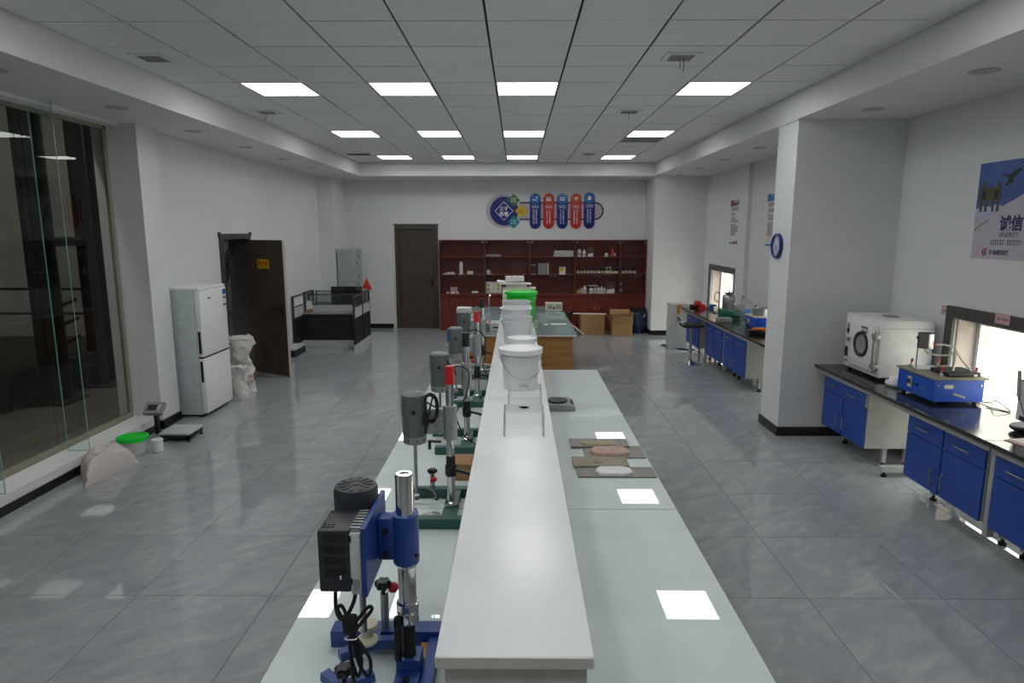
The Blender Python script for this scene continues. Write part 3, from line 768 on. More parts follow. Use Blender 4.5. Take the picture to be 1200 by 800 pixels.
v.build('top_slots', 'black_plastic', ct_)
sv = b().rbox(-0.457, -0.427, 1.655, 1.795, Z + .378, Z + .558, .003).build('heat_sink', 'light_grey_plastic')
for q in range(7): b().box(-0.456, -0.428, 1.665 + q * .018, 1.672 + q * .018, Z + .558, Z + .572).build('fin', 'rough_aluminium', sv)
b().box(-0.45, -0.432, 1.653, 1.655, Z + .395, Z + .425).build('rating_label', 'vent_grey', sv)
for z in (.535, .41): b().box(-0.459, -0.452, 1.652, 1.655, Z + z, Z + z + .018).build('clip', 'black_plastic', sv)
mo = b().lathe([(0.062, Z + .4), (0.066, Z + .41), (0.066, Z + .6), (0.062, Z + .612), (0.055, Z + .616), (0.001, Z + .617)], (-0.487, 1.865, 0), n=36).build('motor', 'dark_plastic')
v = b()
for q in range(12):
    a = 2 * PI * q / 12
    c, s_ = math.cos(a), math.sin(a)
    v.obox((-0.487 + .036 * c, 1.865 + .036 * s_, Z + .617), (c, s_, 0), (-s_, c, 0), (0, 0, 1), .016, .0042, .0012)
v.lathe([(0.012, Z + .616), (0.012, Z + .6185), (0.001, Z + .6185)], (-0.487, 1.865, 0), n=12)
v.build('vent_slots', 'black_plastic', mo)
b().cyl((-0.48, 1.865, Z + .13), (-0.48, 1.865, Z + .4), 0.0105, n=16).build('shaft', 'steel')
b().lathe([(0.012, Z + .07), (0.034, Z + .07), (0.035, Z + .078), (0.02, Z + .09), (0.018, Z + .1), (0.022, Z + .112), (0.036, Z + .125), (0.036, Z + .135), (0.012, Z + .137)], (-0.48, 1.9, 0), n=28).build('nylon_spool', 'cream_plastic')
b().bar((-0.56, 1.86, Z + .045), (-0.46, 1.93, Z + .045), .03, .03).bar((-0.46, 1.93, Z + .045), (-0.385, 1.93, Z + .05), .03, .03).box(-0.47, -0.45, 1.93, 1.97, Z + .03, Z + .06).build('jar_jaw', 'stand_blue')
b().cyl((-0.44, 1.99, Z + .06), (-0.44, 1.99, Z + .19), 0.0135, n=18).build('clamp_rod', 'rough_aluminium')
star(b(), (-0.44, 1.975, Z + .215), 0.028, 0.024).cyl((-0.44, 1.975, Z + .19), (-0.44, 1.975, Z + .215), 0.007, n=10).build('star_knob', 'black_plastic')
b().ball((-0.41, 1.99, Z + .205), 0.018, 8).build('clamp_ball', 'red_plastic')
# near jaw with star knob
b().bar((-0.565, 1.72, Z + .085), (-0.51, 1.68, Z + .075), .03, .028).bar((-0.49, 1.68, Z + .075), (-0.42, 1.72, Z + .085), .03, .028).box(-0.51, -0.47, 1.66, 1.7, Z + .06, Z + .09).cyl((-0.495, 1.68, Z + .001), (-0.495, 1.68, Z + .06), .012).build('jar_jaw', 'stand_blue')
star(b(), (-0.497, 1.685, Z + .112), 0.028, 0.026).cyl((-0.497, 1.685, Z + .09), (-0.497, 1.685, Z + .115), 0.006, n=10).build('star_knob', 'black_plastic')
# bundled mains lead hanging below the controller
tz = Z + .275
b().tube([(-0.51, 1.69, Z + .39), (-0.508, 1.675, Z + .33), (-0.495, 1.665, Z + .3), (-0.475, 1.66, Z + .31), (-0.455, 1.67, Z + .35), (-0.45, 1.68, Z + .385)], .0055, 8).build('power_cord', 'rubber')
b().tube([(-0.467, 1.665, Z + .31), (-0.464, 1.66, Z + .27), (-0.463, 1.655, tz - .01), (-0.467, 1.65, tz - .06), (-0.454, 1.65, tz - .13), (-0.444, 1.65, tz - .14), (-0.436, 1.65, tz - .09), (-0.452, 1.648, tz - .02), (-0.463, 1.648, tz),
          (-0.485, 1.648, tz + .04), (-0.495, 1.648, tz + .065), (-0.485, 1.648, tz + .075), (-0.473, 1.648, tz + .05), (-0.463, 1.646, tz + .005), (-0.435, 1.646, tz - .04), (-0.410, 1.646, tz - .09), (-0.417, 1.646, tz - .14), (-0.442, 1.646, tz - .1), (-0.454, 1.644, tz - .03),
          (-0.454, 1.644, tz + .01), (-0.429, 1.644, tz + .05), (-0.407, 1.644, tz + .075), (-0.402, 1.65, tz + .06), (-0.435, 1.642, tz + .02), (-0.462, 1.642, tz - .02), (-0.459, 1.642, tz - .14), (-0.453, 1.642, tz - .15)], .0052, 8, 5).build('power_cord', 'rubber')
b().rbox(-0.485, -0.443, 1.64, 1.664, tz - .012, tz + .045, .008).build('plug', 'rubber')
b().tube([(-0.477, 1.64, tz - .02), (-0.460, 1.632, tz - .018), (-0.444, 1.64, tz - .02), (-0.460, 1.66, tz - .02)], .002, 5, 4, True).build('cable_tie', 'white_plastic')

# ---- things on the white ledge
def bucket(name, label, x, y, z, r, h, mat, lid=None, handle=True, rim=0.012, grp=None, hang=0.35, rz=0.0):
    t = thing(name, label, 'bucket', (x, y, z), rz, grp)
    rb = r * 0.86
    MB(t, True).lathe([(0.001, 0.004), (rb * .9, 0.004), (rb * .94, 0.0), (rb, 0.004), (r * .97, h * .8), (r * 1.03, h * .8), (r * 1.03, h * .84), (r * .975, h * .845), (r, h - .012), (r + rim, h - .01), (r + rim, h), (r - .004, h), (r * .955, h * .8), (rb - .004, .008), (.001, .008)], n=36).build('body', mat)
    if lid:
        MB(t, True).lathe([(r + rim + .002, h - .03), (r + rim + .006, h - .03), (r + rim + .006, h + .004), (r + .002, h + .008), (r * .93, h + .008), (r * .91, h + .002), (.001, h + .002)], n=36).build('lid', lid)
    if handle:
        pts = []
        for i in range(13):
            a = PI * i / 12
            pts.append(((r * 1.07) * math.cos(a), -(r * 1.07) * math.sin(a) * 0.99, h * .82 - hang * h * math.sin(a) * 1.0))
        MB(t, True).tube(pts, 0.003, 6, 2).build('handle', 'steel')
        MB(t, True).rbox(-r * 1.1, -r * .98, -.015, .015, h * .76, h * .88, .004, 1).build('handle_lug', mat)
        MB(t, True).rbox(r * .98, r * 1.1, -.015, .015, h * .76, h * .88, .004, 1).build('handle_lug', mat)
    return t
def acrylic_box(label, x, y, w, d, h):
    t = thing('acrylic_box', label, 'acrylic stand', (x, y, LZ + .001))
    th = 0.006
    MB(t, True).rbox(-w / 2, w / 2, -d / 2, d / 2, h - th, h, .002, 1).build('top', 'acrylic')
    for sx in (-1, 1): MB(t, True).box(sx * w / 2 - th / 2, sx * w / 2 + th / 2, -d / 2, d / 2, 0, h - th).build('side', 'acrylic')
    MB(t, True).box(-w / 2 + th, w / 2 - th, d / 2 - th, d / 2, 0, h - th).build('back', 'acrylic')
    for sx in (-1, 1):
        for sy in (-1, 1): MB(t, True).box(sx * w / 2 - .004, sx * w / 2 + .004, sy * d / 2 - .004, sy * d / 2 + .004, 0, h - th).build('polished_edge', 'light_grey_plastic')
    MB(t, True).lathe([(.026, h), (.026, h + .004), (.032, h + .004), (.032, h)], n=24).build('hole_rim', 'light_grey_plastic')
acrylic_box('clear acrylic box stand with round hole, farther from the lidded bucket', 0.037, 3.36, 0.205, 0.17, 0.13)
acrylic_box('clear acrylic box stand with round hole, right up to the lidded bucket', 0.05, 3.98, 0.2, 0.16, 0.1)
bucket('white_bucket', 'white plastic bucket with lid and wire handle on the ledge', 0.025, 4.36, LZ, 0.132, 0.275, 'white_plastic', 'white_plastic', hang=0.5, rz=0.25)
bucket('small_tub', 'low white lidded tub behind the lidded bucket on the ledge', 0.045, 5.32, LZ, 0.105, 0.19, 'white_plastic', 'white_plastic', False)
bucket('clear_bucket', 'see-through milky bucket with wire handle on the ledge', 0.0, 6.15, LZ, 0.14, 0.26, 'milky_plastic', None, hang=0.55, rz=0.25)
bucket('milky_bucket', 'milky bucket with wide collar right behind the see-through bucket', -0.01, 6.72, LZ, 0.15, 0.275, 'white_plastic', None, False, 0.02)
bucket('nested_bucket', 'lower one of the nested white buckets before the green bucket', 0.0, 7.2, LZ, 0.15, 0.245, 'white_plastic', None, False)
bucket('nested_bucket', 'upper one of the nested white buckets before the green bucket', 0.0, 7.2, LZ + 0.06, 0.147, 0.235, 'milky_plastic', None, False)
bucket('green_bucket', 'bright green plastic bucket on the white ledge', 0.05, 7.6, LZ, 0.175, 0.36, 'green_plastic', 'green_plastic', False)
for k in range(4):
    tag(MB().rbox(-0.175, -0.1, 7.82, 8.05, LZ + .001 + k * .085, LZ + .083 + k * .085, .008).box(-0.165, -0.158, 7.815, 7.82, LZ + .03 + k * .085, LZ + .05 + k * .085).build('white_pack', 'sheet_white'),
        'white pack in the small stack against the green bucket, %s' % ('lowest', 'second from bottom', 'third from bottom', 'topmost')[k], 'pack', 'stack of white packs')
# white equipment piled at the far end of the ledge
pb = thing('white_instrument', 'white boxy instrument with sloping front at the end of the ledge', 'instrument', (-0.02, 9.1, LZ))
MB(pb, True).prism([(-0.22, 0), (0.2, 0), (0.2, 0.2), (-0.1, 0.2), (-0.22, 0.08)], -0.17, 0.16, 'yz').build('body', 'white_plastic')
MB(pb, True).box(-0.12, 0.12, -0.05, 0.15, 0.2, 0.26).build('upper_case', 'white_plastic')
MB(pb, True).box(0.02, 0.14, -0.225, -0.22, 0.02, 0.06).build('label_strip', 'paper_pink')
tag(MB().box(-0.2, 0.26, 8.95, 9.25, LZ + .262, LZ + .278).build('tray', 'cream_plastic'), 'cream tray on top of the white instrument', 'tray')
tag(MB().rbox(-0.15, 0.13, 9.0, 9.22, LZ + .279, LZ + .33, .006).build('paper_stack', 'sheet_white'), 'block of white sheets between the cream tray and white tray', 'papers')
tag(MB().prism([(-0.28, LZ + .375), (0.2, LZ + .332), (0.18, LZ + .331), (-0.2, LZ + .331)], 8.96, 9.26, 'xz').build('tray', 'sheet_white'), 'white tray with pointed end lying on the white sheets', 'tray')
t = thing('white_box', 'small white box with metal pegs topmost on the instrument pile', 'box', (-0.03, 9.1, LZ + .376))
MB(t, True).box(-0.13, 0.13, -0.1, 0.1, 0, 0.06).build('body', 'sheet_white')
for x in (-0.12, -0.04, 0.03, 0.12): MB(t, True).cyl((x, -0.08, 0.06), (x, -0.08, 0.075 + (0.03 if x > .1 else 0)), 0.006, n=8).build('peg', 'steel')
# ---- things on the right glass top
t = thing('bench_scale', 'low grey kitchen style bench scale with round pan', 'scale', (0.35, 4.98, TZ))
MB(t, True).prism([(-0.1, 0.002), (0.1, 0.002), (0.1, 0.03), (0.06, 0.05), (-0.1, 0.05)], -0.13, 0.13, 'xz').build('body', 'grey_plastic')
MB(t, True).lathe([(0.07, 0.05), (0.078, 0.056), (0.078, 0.064), (0.001, 0.066)], (-0.03, -0.01, 0), n=28).build('pan', 'dark_plastic')
MB(t, True).obox((0.08, 0.0, 0.043), (0.9, 0, -0.45), (0, 1, 0), (0.45, 0, 0.9), 0.012, 0.05, 0.001).build('display', 'black_plastic')
for sx in (-.08, .08):
    for sy in (-.1, .1): MB(t, True).cyl((sx, sy, 0), (sx, sy, .003), .01, n=8).build('foot', 'rubber')
def plate(name, label, x0, x1, y0, y1, z, mat, blob):
    t = thing(name, label, 'steel plate', ((x0 + x1) / 2, (y0 + y1) / 2, z))
    MB(t).rbox(x0, x1, y0, y1, z, z + .008, .001, 1).build('plate', mat)
    if blob:
        bx0, bx1, by0, by1, h, bm = blob
        n = 40; poly = []; rng = random.Random(3)
        cx, cy, hx_, hy = (bx0 + bx1) / 2, (by0 + by1) / 2, (bx1 - bx0) / 2, (by1 - by0) / 2
        mb = MB(t); rings = []
        for lev, (s, zz) in enumerate(((1.0, 0.0), (1.0, .5), (.93, .9), (.5, 1.0))):
            for i in range(n):
                a = 2 * PI * i / n
                c, s_ = math.cos(a), math.sin(a)
                e = 0.45
                px = math.copysign(abs(c) ** e, c); py = math.copysign(abs(s_) ** 0.8, s_)
                w = 1 + rng.uniform(-.03, .03)
                rings.append((cx + hx_ * px * s * w, cy + hy * py * s * w, z + .008 + h * zz + rng.uniform(0, .0015) * (lev > 1)))
        f = [(l * n + i, l * n + (i + 1) % n, (l + 1) * n + (i + 1) % n, (l + 1) * n + i) for l in range(3) for i in range(n)]
        f.append(tuple(3 * n + i for i in range(n))); f.append(tuple(range(n - 1, -1, -1)))
        mb.add(rings, f).build('sample_cake', bm)
    return t
P0 = TZ + .001
plate('sample_plate', 'grey steel plate with a white sample cake, end of the plate row', 0.345, 0.79, 3.485, 3.64, P0, 'plate_grey', (0.455, 0.66, 3.5, 3.62, .014, 'clay_white'))
plate('sample_plate', 'grey steel plate with a cracked pinkish sample cake', 0.42, 0.79, 3.8, 4.02, P0, 'plate_grey', (0.46, 0.7, 3.815, 3.96, .02, 'clay_pink'))
p = plate('sample_plate', 'tan stained plate with one small round drop', 0.335, 0.66, 3.63, 3.79, P0 + .009, 'plate_tan', (0.46, 0.51, 3.68, 3.72, .004, 'plate_grey'))
plate('sample_plate', 'plate with a thin tan sample film, behind the pinkish cake', 0.345, 0.72, 3.98, 4.14, P0 + .009, 'plate_grey', (0.41, 0.64, 3.995, 4.09, .006, 'clay_tan'))
tag(MB().box(0.78, 0.79, 3.83, 3.97, P0, P0 + .006).build('glass_rod', 'sheet_white'), 'thin white rod on the bench edge beside the plates', 'rod')
# ================================================================ ALONG THE LEFT WALL
def sack(name, label, x, y, sx, sy, h, mat, seed, rz=0.0, lean=(0, 0), ears=True, marks=False):
    t = thing(name, label, 'sack', (x, y, 0.0), rz)
    n, m = 32, 22
    v = []; off = Vector((seed * 3.1, seed * 1.7, seed))
    for j in range(m):
        u = j / (m - 1)
        prof = (1.0 - 0.2 * math.sin(PI * min(1, u * 1.1)) + 0.1 * u) if h > max(sx, sy) * 2 else math.sqrt(max(0.0, 1 - (u * 0.97) ** 2.2))
        for i in range(n):
            a = 2 * PI * i / n
            c, s = math.cos(a), math.sin(a)
            e = 0.75
            px = math.copysign(abs(c) ** e, c) * sx * prof; py = math.copysign(abs(s) ** e, s) * sy * prof
            p = Vector((px + lean[0] * u, py + lean[1] * u, h * u))
            d = noise.noise(p * 5 + off) * 0.55 + noise.noise(p * 13 + off) * 0.32 + noise.noise(p * 30 + off) * 0.12
            k = d * min(sx, sy) * (0.4 + 0.6 * min(1, u * 3))
            p += Vector((c * k, s * k, (noise.noise(p * 12 + off * 2) * 0.03) * (u > 0.1)))
            p.z = max(p.z, 0.0)
            v.append(p)
    f = [(j * n + i, j * n + (i + 1) % n, (j + 1) * n + (i + 1) % n, (j + 1) * n + i) for j in range(m - 1) for i in range(n)]
    f += [tuple(range(n - 1, -1, -1)), tuple((m - 1) * n + i for i in range(n))]
    MB(t, True).add(v, f).build('bag', mat)
    if ears:
        for s in (-1, 1):
            q = []
            for i in range(6):
                for k in range(5):
                    a, b = i / 5, k / 4
                    x_ = s * sx * 0.2 + s * a * sx * 0.75; z_ = h * (0.93 + 0.13 * a) - b * 0.1
                    q.append((x_ + lean[0] + noise.noise(Vector((a * 3, b * 3, seed))) * .02, lean[1] + noise.noise(Vector((a * 4 + 5, b * 4, seed))) * 0.05, z_ + noise.noise(Vector((a * 4, b * 4 + 9, seed))) * .03))
            qq = q + [(p[0], p[1] + 0.006, p[2]) for p in q]
            ff = [(i * 5 + k, i * 5 + k + 1, (i + 1) * 5 + k + 1, (i + 1) * 5 + k) for i in range(5) for k in range(4)]
            ff += [tuple(30 + z for z in g[::-1]) for g in ff]
            MB(t, True).add(qq, ff).build('torn_mouth', mat)
    return t
# pillow-shaped bag slumped against the window ledge
t = thing('woven_bag', 'slumped pale pink woven bag lying against the window ledge', 'sack', (-3.77, 5.66, 0.0), 0.0)
nx, ny = 26, 20
top, bot = [], []
for i in range(nx + 1):
    for j in range(ny + 1):
        u, w = i / nx * 2 - 1, j / ny * 2 - 1
        # corners of the bag in plan: pointed near corner, hem up on the ledge side
        P00, P10, P01, P11 = Vector((-0.2, -0.05, 0)), Vector((0.06, -0.38, 0)), Vector((-0.1, 0.33, 0)), Vector((0.17, 0.24, 0))
        a, b_ = (u + 1) / 2, (w + 1) / 2
        p = P00 * (1 - a) * (1 - b_) + P10 * a * (1 - b_) + P01 * (1 - a) * b_ + P11 * a * b_
        fat = (max(0, 1 - abs(u) ** 3.2) * max(0, 1 - abs(w) ** 3.2)) ** 0.55
        nz = noise.noise(Vector((u * 2.4, w * 2.4, 4))) * 0.05 + noise.noise(Vector((u * 6, w * 6, 9))) * 0.018
        h = 0.012 + fat * (0.21 + nz) + 0.07 * max(0, 0.5 - a)
        top.append((p.x, p.y, max(h, 0.01))); bot.append((p.x * (0.92 + .08 * (1 - fat)), p.y * (0.92 + .08 * (1 - fat)), 0.002 + 0.06 * max(0, 0.35 - a) * (1 - fat)))
W = ny + 1
f = [(i * W + j, i * W + j + 1, (i + 1) * W + j + 1, (i + 1) * W + j) for i in range(nx) for j in range(ny)]
K = len(top)
g = [tuple(K + q for q in z[::-1]) for z in f]
ed = [i * W for i in range(nx + 1)] + [nx * W + j for j in range(1, ny + 1)] + [i * W + ny for i in range(nx - 1, -1, -1)] + [j for j in range(ny - 1, 0, -1)]
g += [(ed[i], ed[(i + 1) % len(ed)], K + ed[(i + 1) % len(ed)], K + ed[i]) for i in range(len(ed))]
MB(t, True).add(top + bot, f + g).build('bag', 'woven_pink')
MB(t, True).tube([(P00.x, P00.y, .085), (-0.16, 0.1, .1), (P01.x, P01.y, .08)], .006, 5).build('sewn_hem', 'woven_white')
tb_ = bucket('lidded_bucket', 'white bucket with a bright green lid on the floor by the ledge', -3.80, 6.16, 0.001, 0.125, 0.175, 'milky_plastic', 'green_plastic', False)
t = thing('small_cup', 'small white plastic jar beside the green lidded bucket', 'jar', (-3.6, 6.23, 0.001))
MB(t, True).lathe([(.001, 0), (.045, 0), (.05, .006), (.052, .11), (.001, .11)], n=20).build('body', 'white_plastic')
MB(t, True).lathe([(.055, .105), (.055, .125), (.05, .13), (.001, .13)], n=20).build('lid', 'white_plastic')
t = thing('platform_scale', 'low platform scale with tilted display head on a black post', 'scale', (-3.58, 6.66, 0.0))
MB(t, True).rbox(-0.16, 0.16, -0.15, 0.17, 0.075, 0.1, .006).build('platform', 'light_grey_plastic')
MB(t, True).box(-0.15, 0.15, -0.14, -0.11, 0.035, 0.075).box(-0.15, 0.15, 0.13, 0.16, 0.035, 0.075).box(-0.15, -0.12, -0.14, 0.16, 0.035, 0.06).box(0.12, 0.15, -0.14, 0.16, 0.035, 0.06).box(-0.29, -0.14, 0.04, 0.08, 0.035, 0.06).build('under_frame', 'black_plastic')
for sx in (-.14, .14):
    for sy in (-.125, .145): MB(t, True).lathe([(.02, 0), (.02, .012), (.008, .014), (.008, .036)], (sx, sy, 0), n=12).build('foot', 'rubber')
MB(t, True).box(-0.305, -0.265, 0.04, 0.08, 0.03, 0.28).build('post', 'black_plastic')
hd = MB(t, True).obox((-0.285, 0.04, 0.31), (1, 0, 0), (0, 0.75, 0.66), (0, -0.66, 0.75), 0.1, 0.07, 0.022).build('display_head', 'grey_plastic')
MB(t, True).obox((-0.30, 0.0245, 0.328), (1, 0, 0), (0, 0.75, 0.66), (0, -0.66, 0.75), 0.05, 0.035, 0.002).build('screen', 'dark_plastic', hd)
MB(t, True).obox((-0.23, 0.0245, 0.328), (1, 0, 0), (0, 0.75, 0.66), (0, -0.66, 0.75), 0.015, 0.035, 0.002).build('keypad', 'light_grey_plastic', hd)
# refrigerator, doors facing into the room
fr = thing('refrigerator', 'white two door refrigerator standing behind the white pillar', 'refrigerator', (-3.9, 7.78, 0.0))
FX, FY0, FY1, FH = -3.72, 7.43, 8.12, 1.5
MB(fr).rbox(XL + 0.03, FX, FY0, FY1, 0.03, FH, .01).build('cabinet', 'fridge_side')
MB(fr).rbox(XL + 0.03, FX + .06, FY0 - .003, FY1 + .003, FH, FH + .035, .008).build('top_cap', 'white_plastic')
MB(fr).box(FX - .04, FX, FY0 + .02, FY1 - .02, 0.005, 0.03).build('toe_kick', 'black_plastic')
for z0, z1, nm in ((0.05, 0.705, 'lower_door'), (0.725, FH - .002, 'upper_door')):
    d = MB(fr).rbox(FX + .004, FX + .068, FY0, FY1, z0, z1, .008).build(nm, 'white_plastic')
    MB(fr).box(FX + .02, FX + .05, FY0 - .0025, FY0 - .0002, (z1 - .28) if nm == 'lower_door' else z0 + .04, (z1 - .03) if nm == 'lower_door' else z0 + .3).build('grip', 'black_plastic', d)
    if nm == 'upper_door':
        MB(fr).box(FX + .068, FX + .07, FY0 + .2, FY0 + .27, z1 - .11, z1 - .095).build('badge', 'print_dark', d)
        lb = MB(fr).box(FX + .068, FX + .0705, FY1 - .1, FY1 - .01, z1 - .32, z1 - .02).build('energy_label', 'poster_white', d)
        for q, (z, c) in enumerate(((z1 - .09, 'sign_sky'), (z1 - .14, 'sign_sky'), (z1 - .23, 'sign_sky'))): MB(fr).box(FX + .0705, FX + .0712, FY1 - .095, FY1 - .015, z, z + (.06 if q == 0 else .02)).build('label_band', c, d)
MB(fr).box(FX + .004, FX + .06, FY0 + .01, FY1 - .01, .706, .724).build('door_gap', 'black_plastic')
s_ = sack('crumpled_sack', 'tall crumpled white woven sack between the refrigerator and the open door', -3.74, 8.72, 0.14, 0.16, 0.76, 'woven_white', 3, 0.5, (-0.04, 0))
sack('crumpled_sack', 'short crumpled white woven sack in front of the tall one beside the refrigerator', -3.66, 8.36, 0.1, 0.11, 0.42, 'woven_white', 8, 0.2, (-0.03, 0.03))
MB(s_, True).box(0.02, 0.1, -0.185, -0.18, 0.22, 0.26).box(0.03, 0.09, -0.185, -0.18, 0.14, 0.19).build('printed_mark', 'paper_pink')

# ---- office cubicle
dk = thing('cubicle_desk', 'black and grey office cubicle desk with framed glass panels', 'desk', (-3.55, 12.4, 0.0))
D = lambda: MB(dk)
X0, X1, Y0, YM, Y1 = -4.09, -2.98, 11.78, 12.2, 13.0
D().box(X0 + .02, X1 - .04, YM, 12.495, 0.62, 0.645).build('desk_top', 'desk_top')
D().box(X0 + .02, X1 - .04, 12.545, Y1 - .025, 0.62, 0.645).build('desk_top', 'desk_top')
D().box(X0 + .02, X1 - .04, YM, YM + .03, 0.13, 0.6).build('modesty_panel', 'desk_black')
D().box(X0 + .02, X1 - .04, YM - .004, YM + .034, 0.0, 0.125).build('plinth', 'light_grey_plastic')
def screen(nm, p0, p1, base, mid, top, glass='panel_glass'):
    # a partition bay: dark lower panel, pale band, framed glass above
    (xa, ya), (xb, yb) = p0, p1
    al = abs(xb - xa) > abs(yb - ya)
    def bx(s0, s1, z0, z1, th=.02):
        if al: return (xa + (xb - xa) * s0, xa + (xb - xa) * s1, ya - th, ya + th, z0, z1)
        return (xa - th, xa + th, ya + (yb - ya) * s0, ya + (yb - ya) * s1, z0, z1)
    ln = max(abs(xb - xa), abs(yb - ya)); e = .022 / ln
    pn = D().box(*bx(0.001, .999, .11, base)).build('lower_panel', 'desk_black')
    D().box(*bx(0.001, .999, 0, .108)).build('kick_panel', 'light_grey_plastic', pn)
    D().box(*bx(e, 1 - e, base + .002, mid - .012, .016)).build('pale_band', 'light_grey_plastic', pn)
    D().box(*bx(e, 1 - e, mid + .01, top - .02, .005)).build('glass', glass, pn)
    D().box(*bx(0.001, e, base, top)).box(*bx(1 - e, .999, base, top)).box(*bx(e, 1 - e, top - .02, top)).box(*bx(e, 1 - e, mid - .01, mid + .01)).build('frame', 'dark_frame', pn)
screen('a', (X1, Y0), (X1, 12.38), 0.6, 0.8, 1.0)
screen('b', (X1, 12.42), (X1, 13.02), 0.6, 0.8, 1.02)
screen('c', (X0 + .05, 12.52), (X1 - .05, 12.52), 0.6, 0.78, 0.98)
screen('f', (X0 + .05, Y1), (X1 - .05, Y1), 0.6, 0.76, 1.0)
screen('d', (X0, Y0), (X0, 12.38), 0.6, 0.8, 1.0, 'sheet_white')
screen('e', (X0, 12.42), (X0, 13.0), 0.6, 0.8, 1.02)
t = thing('desk_step_box', 'low dark box with pale top standing by the cubicle end panel', 'box', (-3.98, 11.45, 0.0))
MB(t, True).box(-0.09, 0.1, -0.3, 0.28, 0, 0.12).build('body', 'desk_black')
MB(t, True).box(-0.1, 0.11, -0.31, 0.29, 0.12, 0.15).build('top', 'light_grey_plastic')
mn = thing('monitor', 'black flat monitor seen on the cubicle desk', 'monitor', (-3.35, 12.75, 0.646))
MB(mn, True).rbox(-0.3, 0.3, -0.02, 0.02, 0.09, 0.46, .006).build('panel', 'screen_black')
MB(mn, True).rbox(-0.12, 0.14, -0.045, -0.02, 0.12, 0.34, .006).build('back_housing', 'black_plastic')
MB(mn, True).box(-0.04, 0.04, -0.015, 0.015, 0.01, 0.12).build('neck', 'black_plastic')
MB(mn, True).rbox(-0.12, 0.12, -0.08, 0.1, 0, 0.012, .003).build('base', 'black_plastic')
tag(MB().rbox(-3.06, -3.02, 12.6, 12.72, .646, .7, .004).build('desk_phone', 'black_plastic'), 'small black desk device beside the monitor', 'phone')
t = thing('desk_pouch', 'small white and brown paper pouch standing on the desk corner', 'pouch', (-3.96, 12.33, 0.646))
MB(t, True).obox((0, 0, 0.12), (1, 0, 0.1), (0, 1, 0), (-.1, 0, 1), .045, .02, .1).build('sheet', 'sheet_white')
MB(t, True).obox((0.006, -0.001, 0.035), (1, 0, 0.1), (0, 1, 0), (-.1, 0, 1), .05, .026, .03).build('holder', 'cardboard')
t = thing('red_flag', 'small red triangular pennant on the cubicle panel corner', 'flag', (-2.98, 12.95, 1.021))
MB(t, True).cyl((0, 0, 0), (-.01, 0, .23), .006, n=8).build('stick', 'steel')
MB(t, True).prism([(-0.1, .02), (0.09, -.0), (-.01, .25)], -.012, -.007, 'xz').build('cloth', 'flag_red')
lk = thing('locker', 'tall grey steel locker against the back left corner', 'locker', (-3.6, 14.1, 0.0))
MB(lk).rbox(-3.77, -3.42, 13.72, 14.4, 0.0, 1.79, .006, 1).build('body', 'locker_grey')
for z0, z1 in ((0.05, 0.43), (0.45, 0.87), (0.89, 1.31), (1.33, 1.76)):
    d = MB(lk).rbox(-3.419, -3.408, 13.74, 14.38, z0, z1, .003, 1).build('door', 'locker_grey')
    for q in range(3): MB(lk).box(-3.4075, -3.405, 13.98, 14.14, z1 - .09 - q * .025, z1 - .08 - q * .025).build('vent_slot', 'dark_slot', d)
    MB(lk).box(-3.4075, -3.395, 13.9, 13.92, z0 + .15, z0 + .22).build('handle', 'dark_frame', d)

# ================================================================ BACK WALL
cb = thing('display_cabinet', 'dark red wooden wall cabinet with glass doors above and solid doors below', 'cabinet', (0.55, 14.45, 0.0))
CX_ = [-1.70, -0.71, 0.28, 1.27, 2.25, 2.82]
CYF, CYB, CT = 14.3, YB - .002, 1.985
C = lambda: MB(cb)
C().box(CX_[0], CX_[5], CYB - .018, CYB, 0.0, CT).build('back_panel', 'red_wood')
C().box(CX_[0], CX_[5], CYF, CYB - .018, CT - .025, CT).build('top_board', 'red_wood')
C().box(CX_[0], CX_[5], CYF - .05, CYB - .018, 0.785, 0.815).build('counter_board', 'red_wood')
C().box(CX_[0], CX_[5], CYF - .02, CYB - .018, 0.0, 0.06).build('plinth', 'red_wood')
for x in CX_:
    C().box(x - .011 if x > CX_[0] else x, x + .011 if x < CX_[5] else x, CYF, CYB - .018, 0.06, CT - .025).build('divider', 'red_wood')
SHZ = (1.23, 1.62)
for a, b_ in zip(CX_[:-1], CX_[1:]):
    for z in SHZ: C().box(a + .012, b_ - .012, CYF + .05, CYB - .02, z - .018, z).build('shelf', 'red_wood')
    m = (a + b_) / 2
    dn = [(a + .013, m - .001), (m + .001, b_ - .013)]
    for q, (p, r_) in enumerate(dn):
        d = C().box(p, r_, CYF + .006 + .008 * q, CYF + .011 + .008 * q, .818, CT - .028).build('glass_door', 'cabinet_glass')
        xk = p + .02 if q == 0 else r_ - .05
        C().box(xk, xk + .03, CYF - .004, CYF + .005, CT - .06, CT - .03).build('hinge_clip', 'steel', d)
        xk = r_ - .06 if q == 0 else p + .03
        C().cyl((xk + .015, CYF - .012, 1.2), (xk + .015, CYF + .005, 1.2), .014, n=10).build('knob', 'steel', d)
        d = C().box(p, r_, CYF - .002, CYF + .016, .065, .78).build('door', 'red_wood')
        xk = r_ - .04 if q == 0 else p + .03
        C().box(xk, xk + .012, CYF - .025, CYF - .003, .46, .56).build('handle', 'chrome', d)
def bottle(name, label, x, z, h, r, mat, capm, grp, lab='label_paper', y=14.42):
    t = thing(name, label, 'bottle', (x, y, z + .001), 0, grp)
    MB(t, True).lathe([(.001, 0), (r, 0), (r, h * .62), (r * .9, h * .7), (r * .42, h * .8), (r * .42, h * .86), (.001, h * .86)], n=14).build('body', mat)
    MB(t, True).lathe([(r * .5, h * .84), (r * .5, h), (.001, h)], n=12).build('cap', capm)
    if lab: MB(t, True).lathe([(r + .001, h * .15), (r + .0015, h * .15), (r + .0015, h * .5), (r + .001, h * .5)], n=14).build('label', lab)
    return t
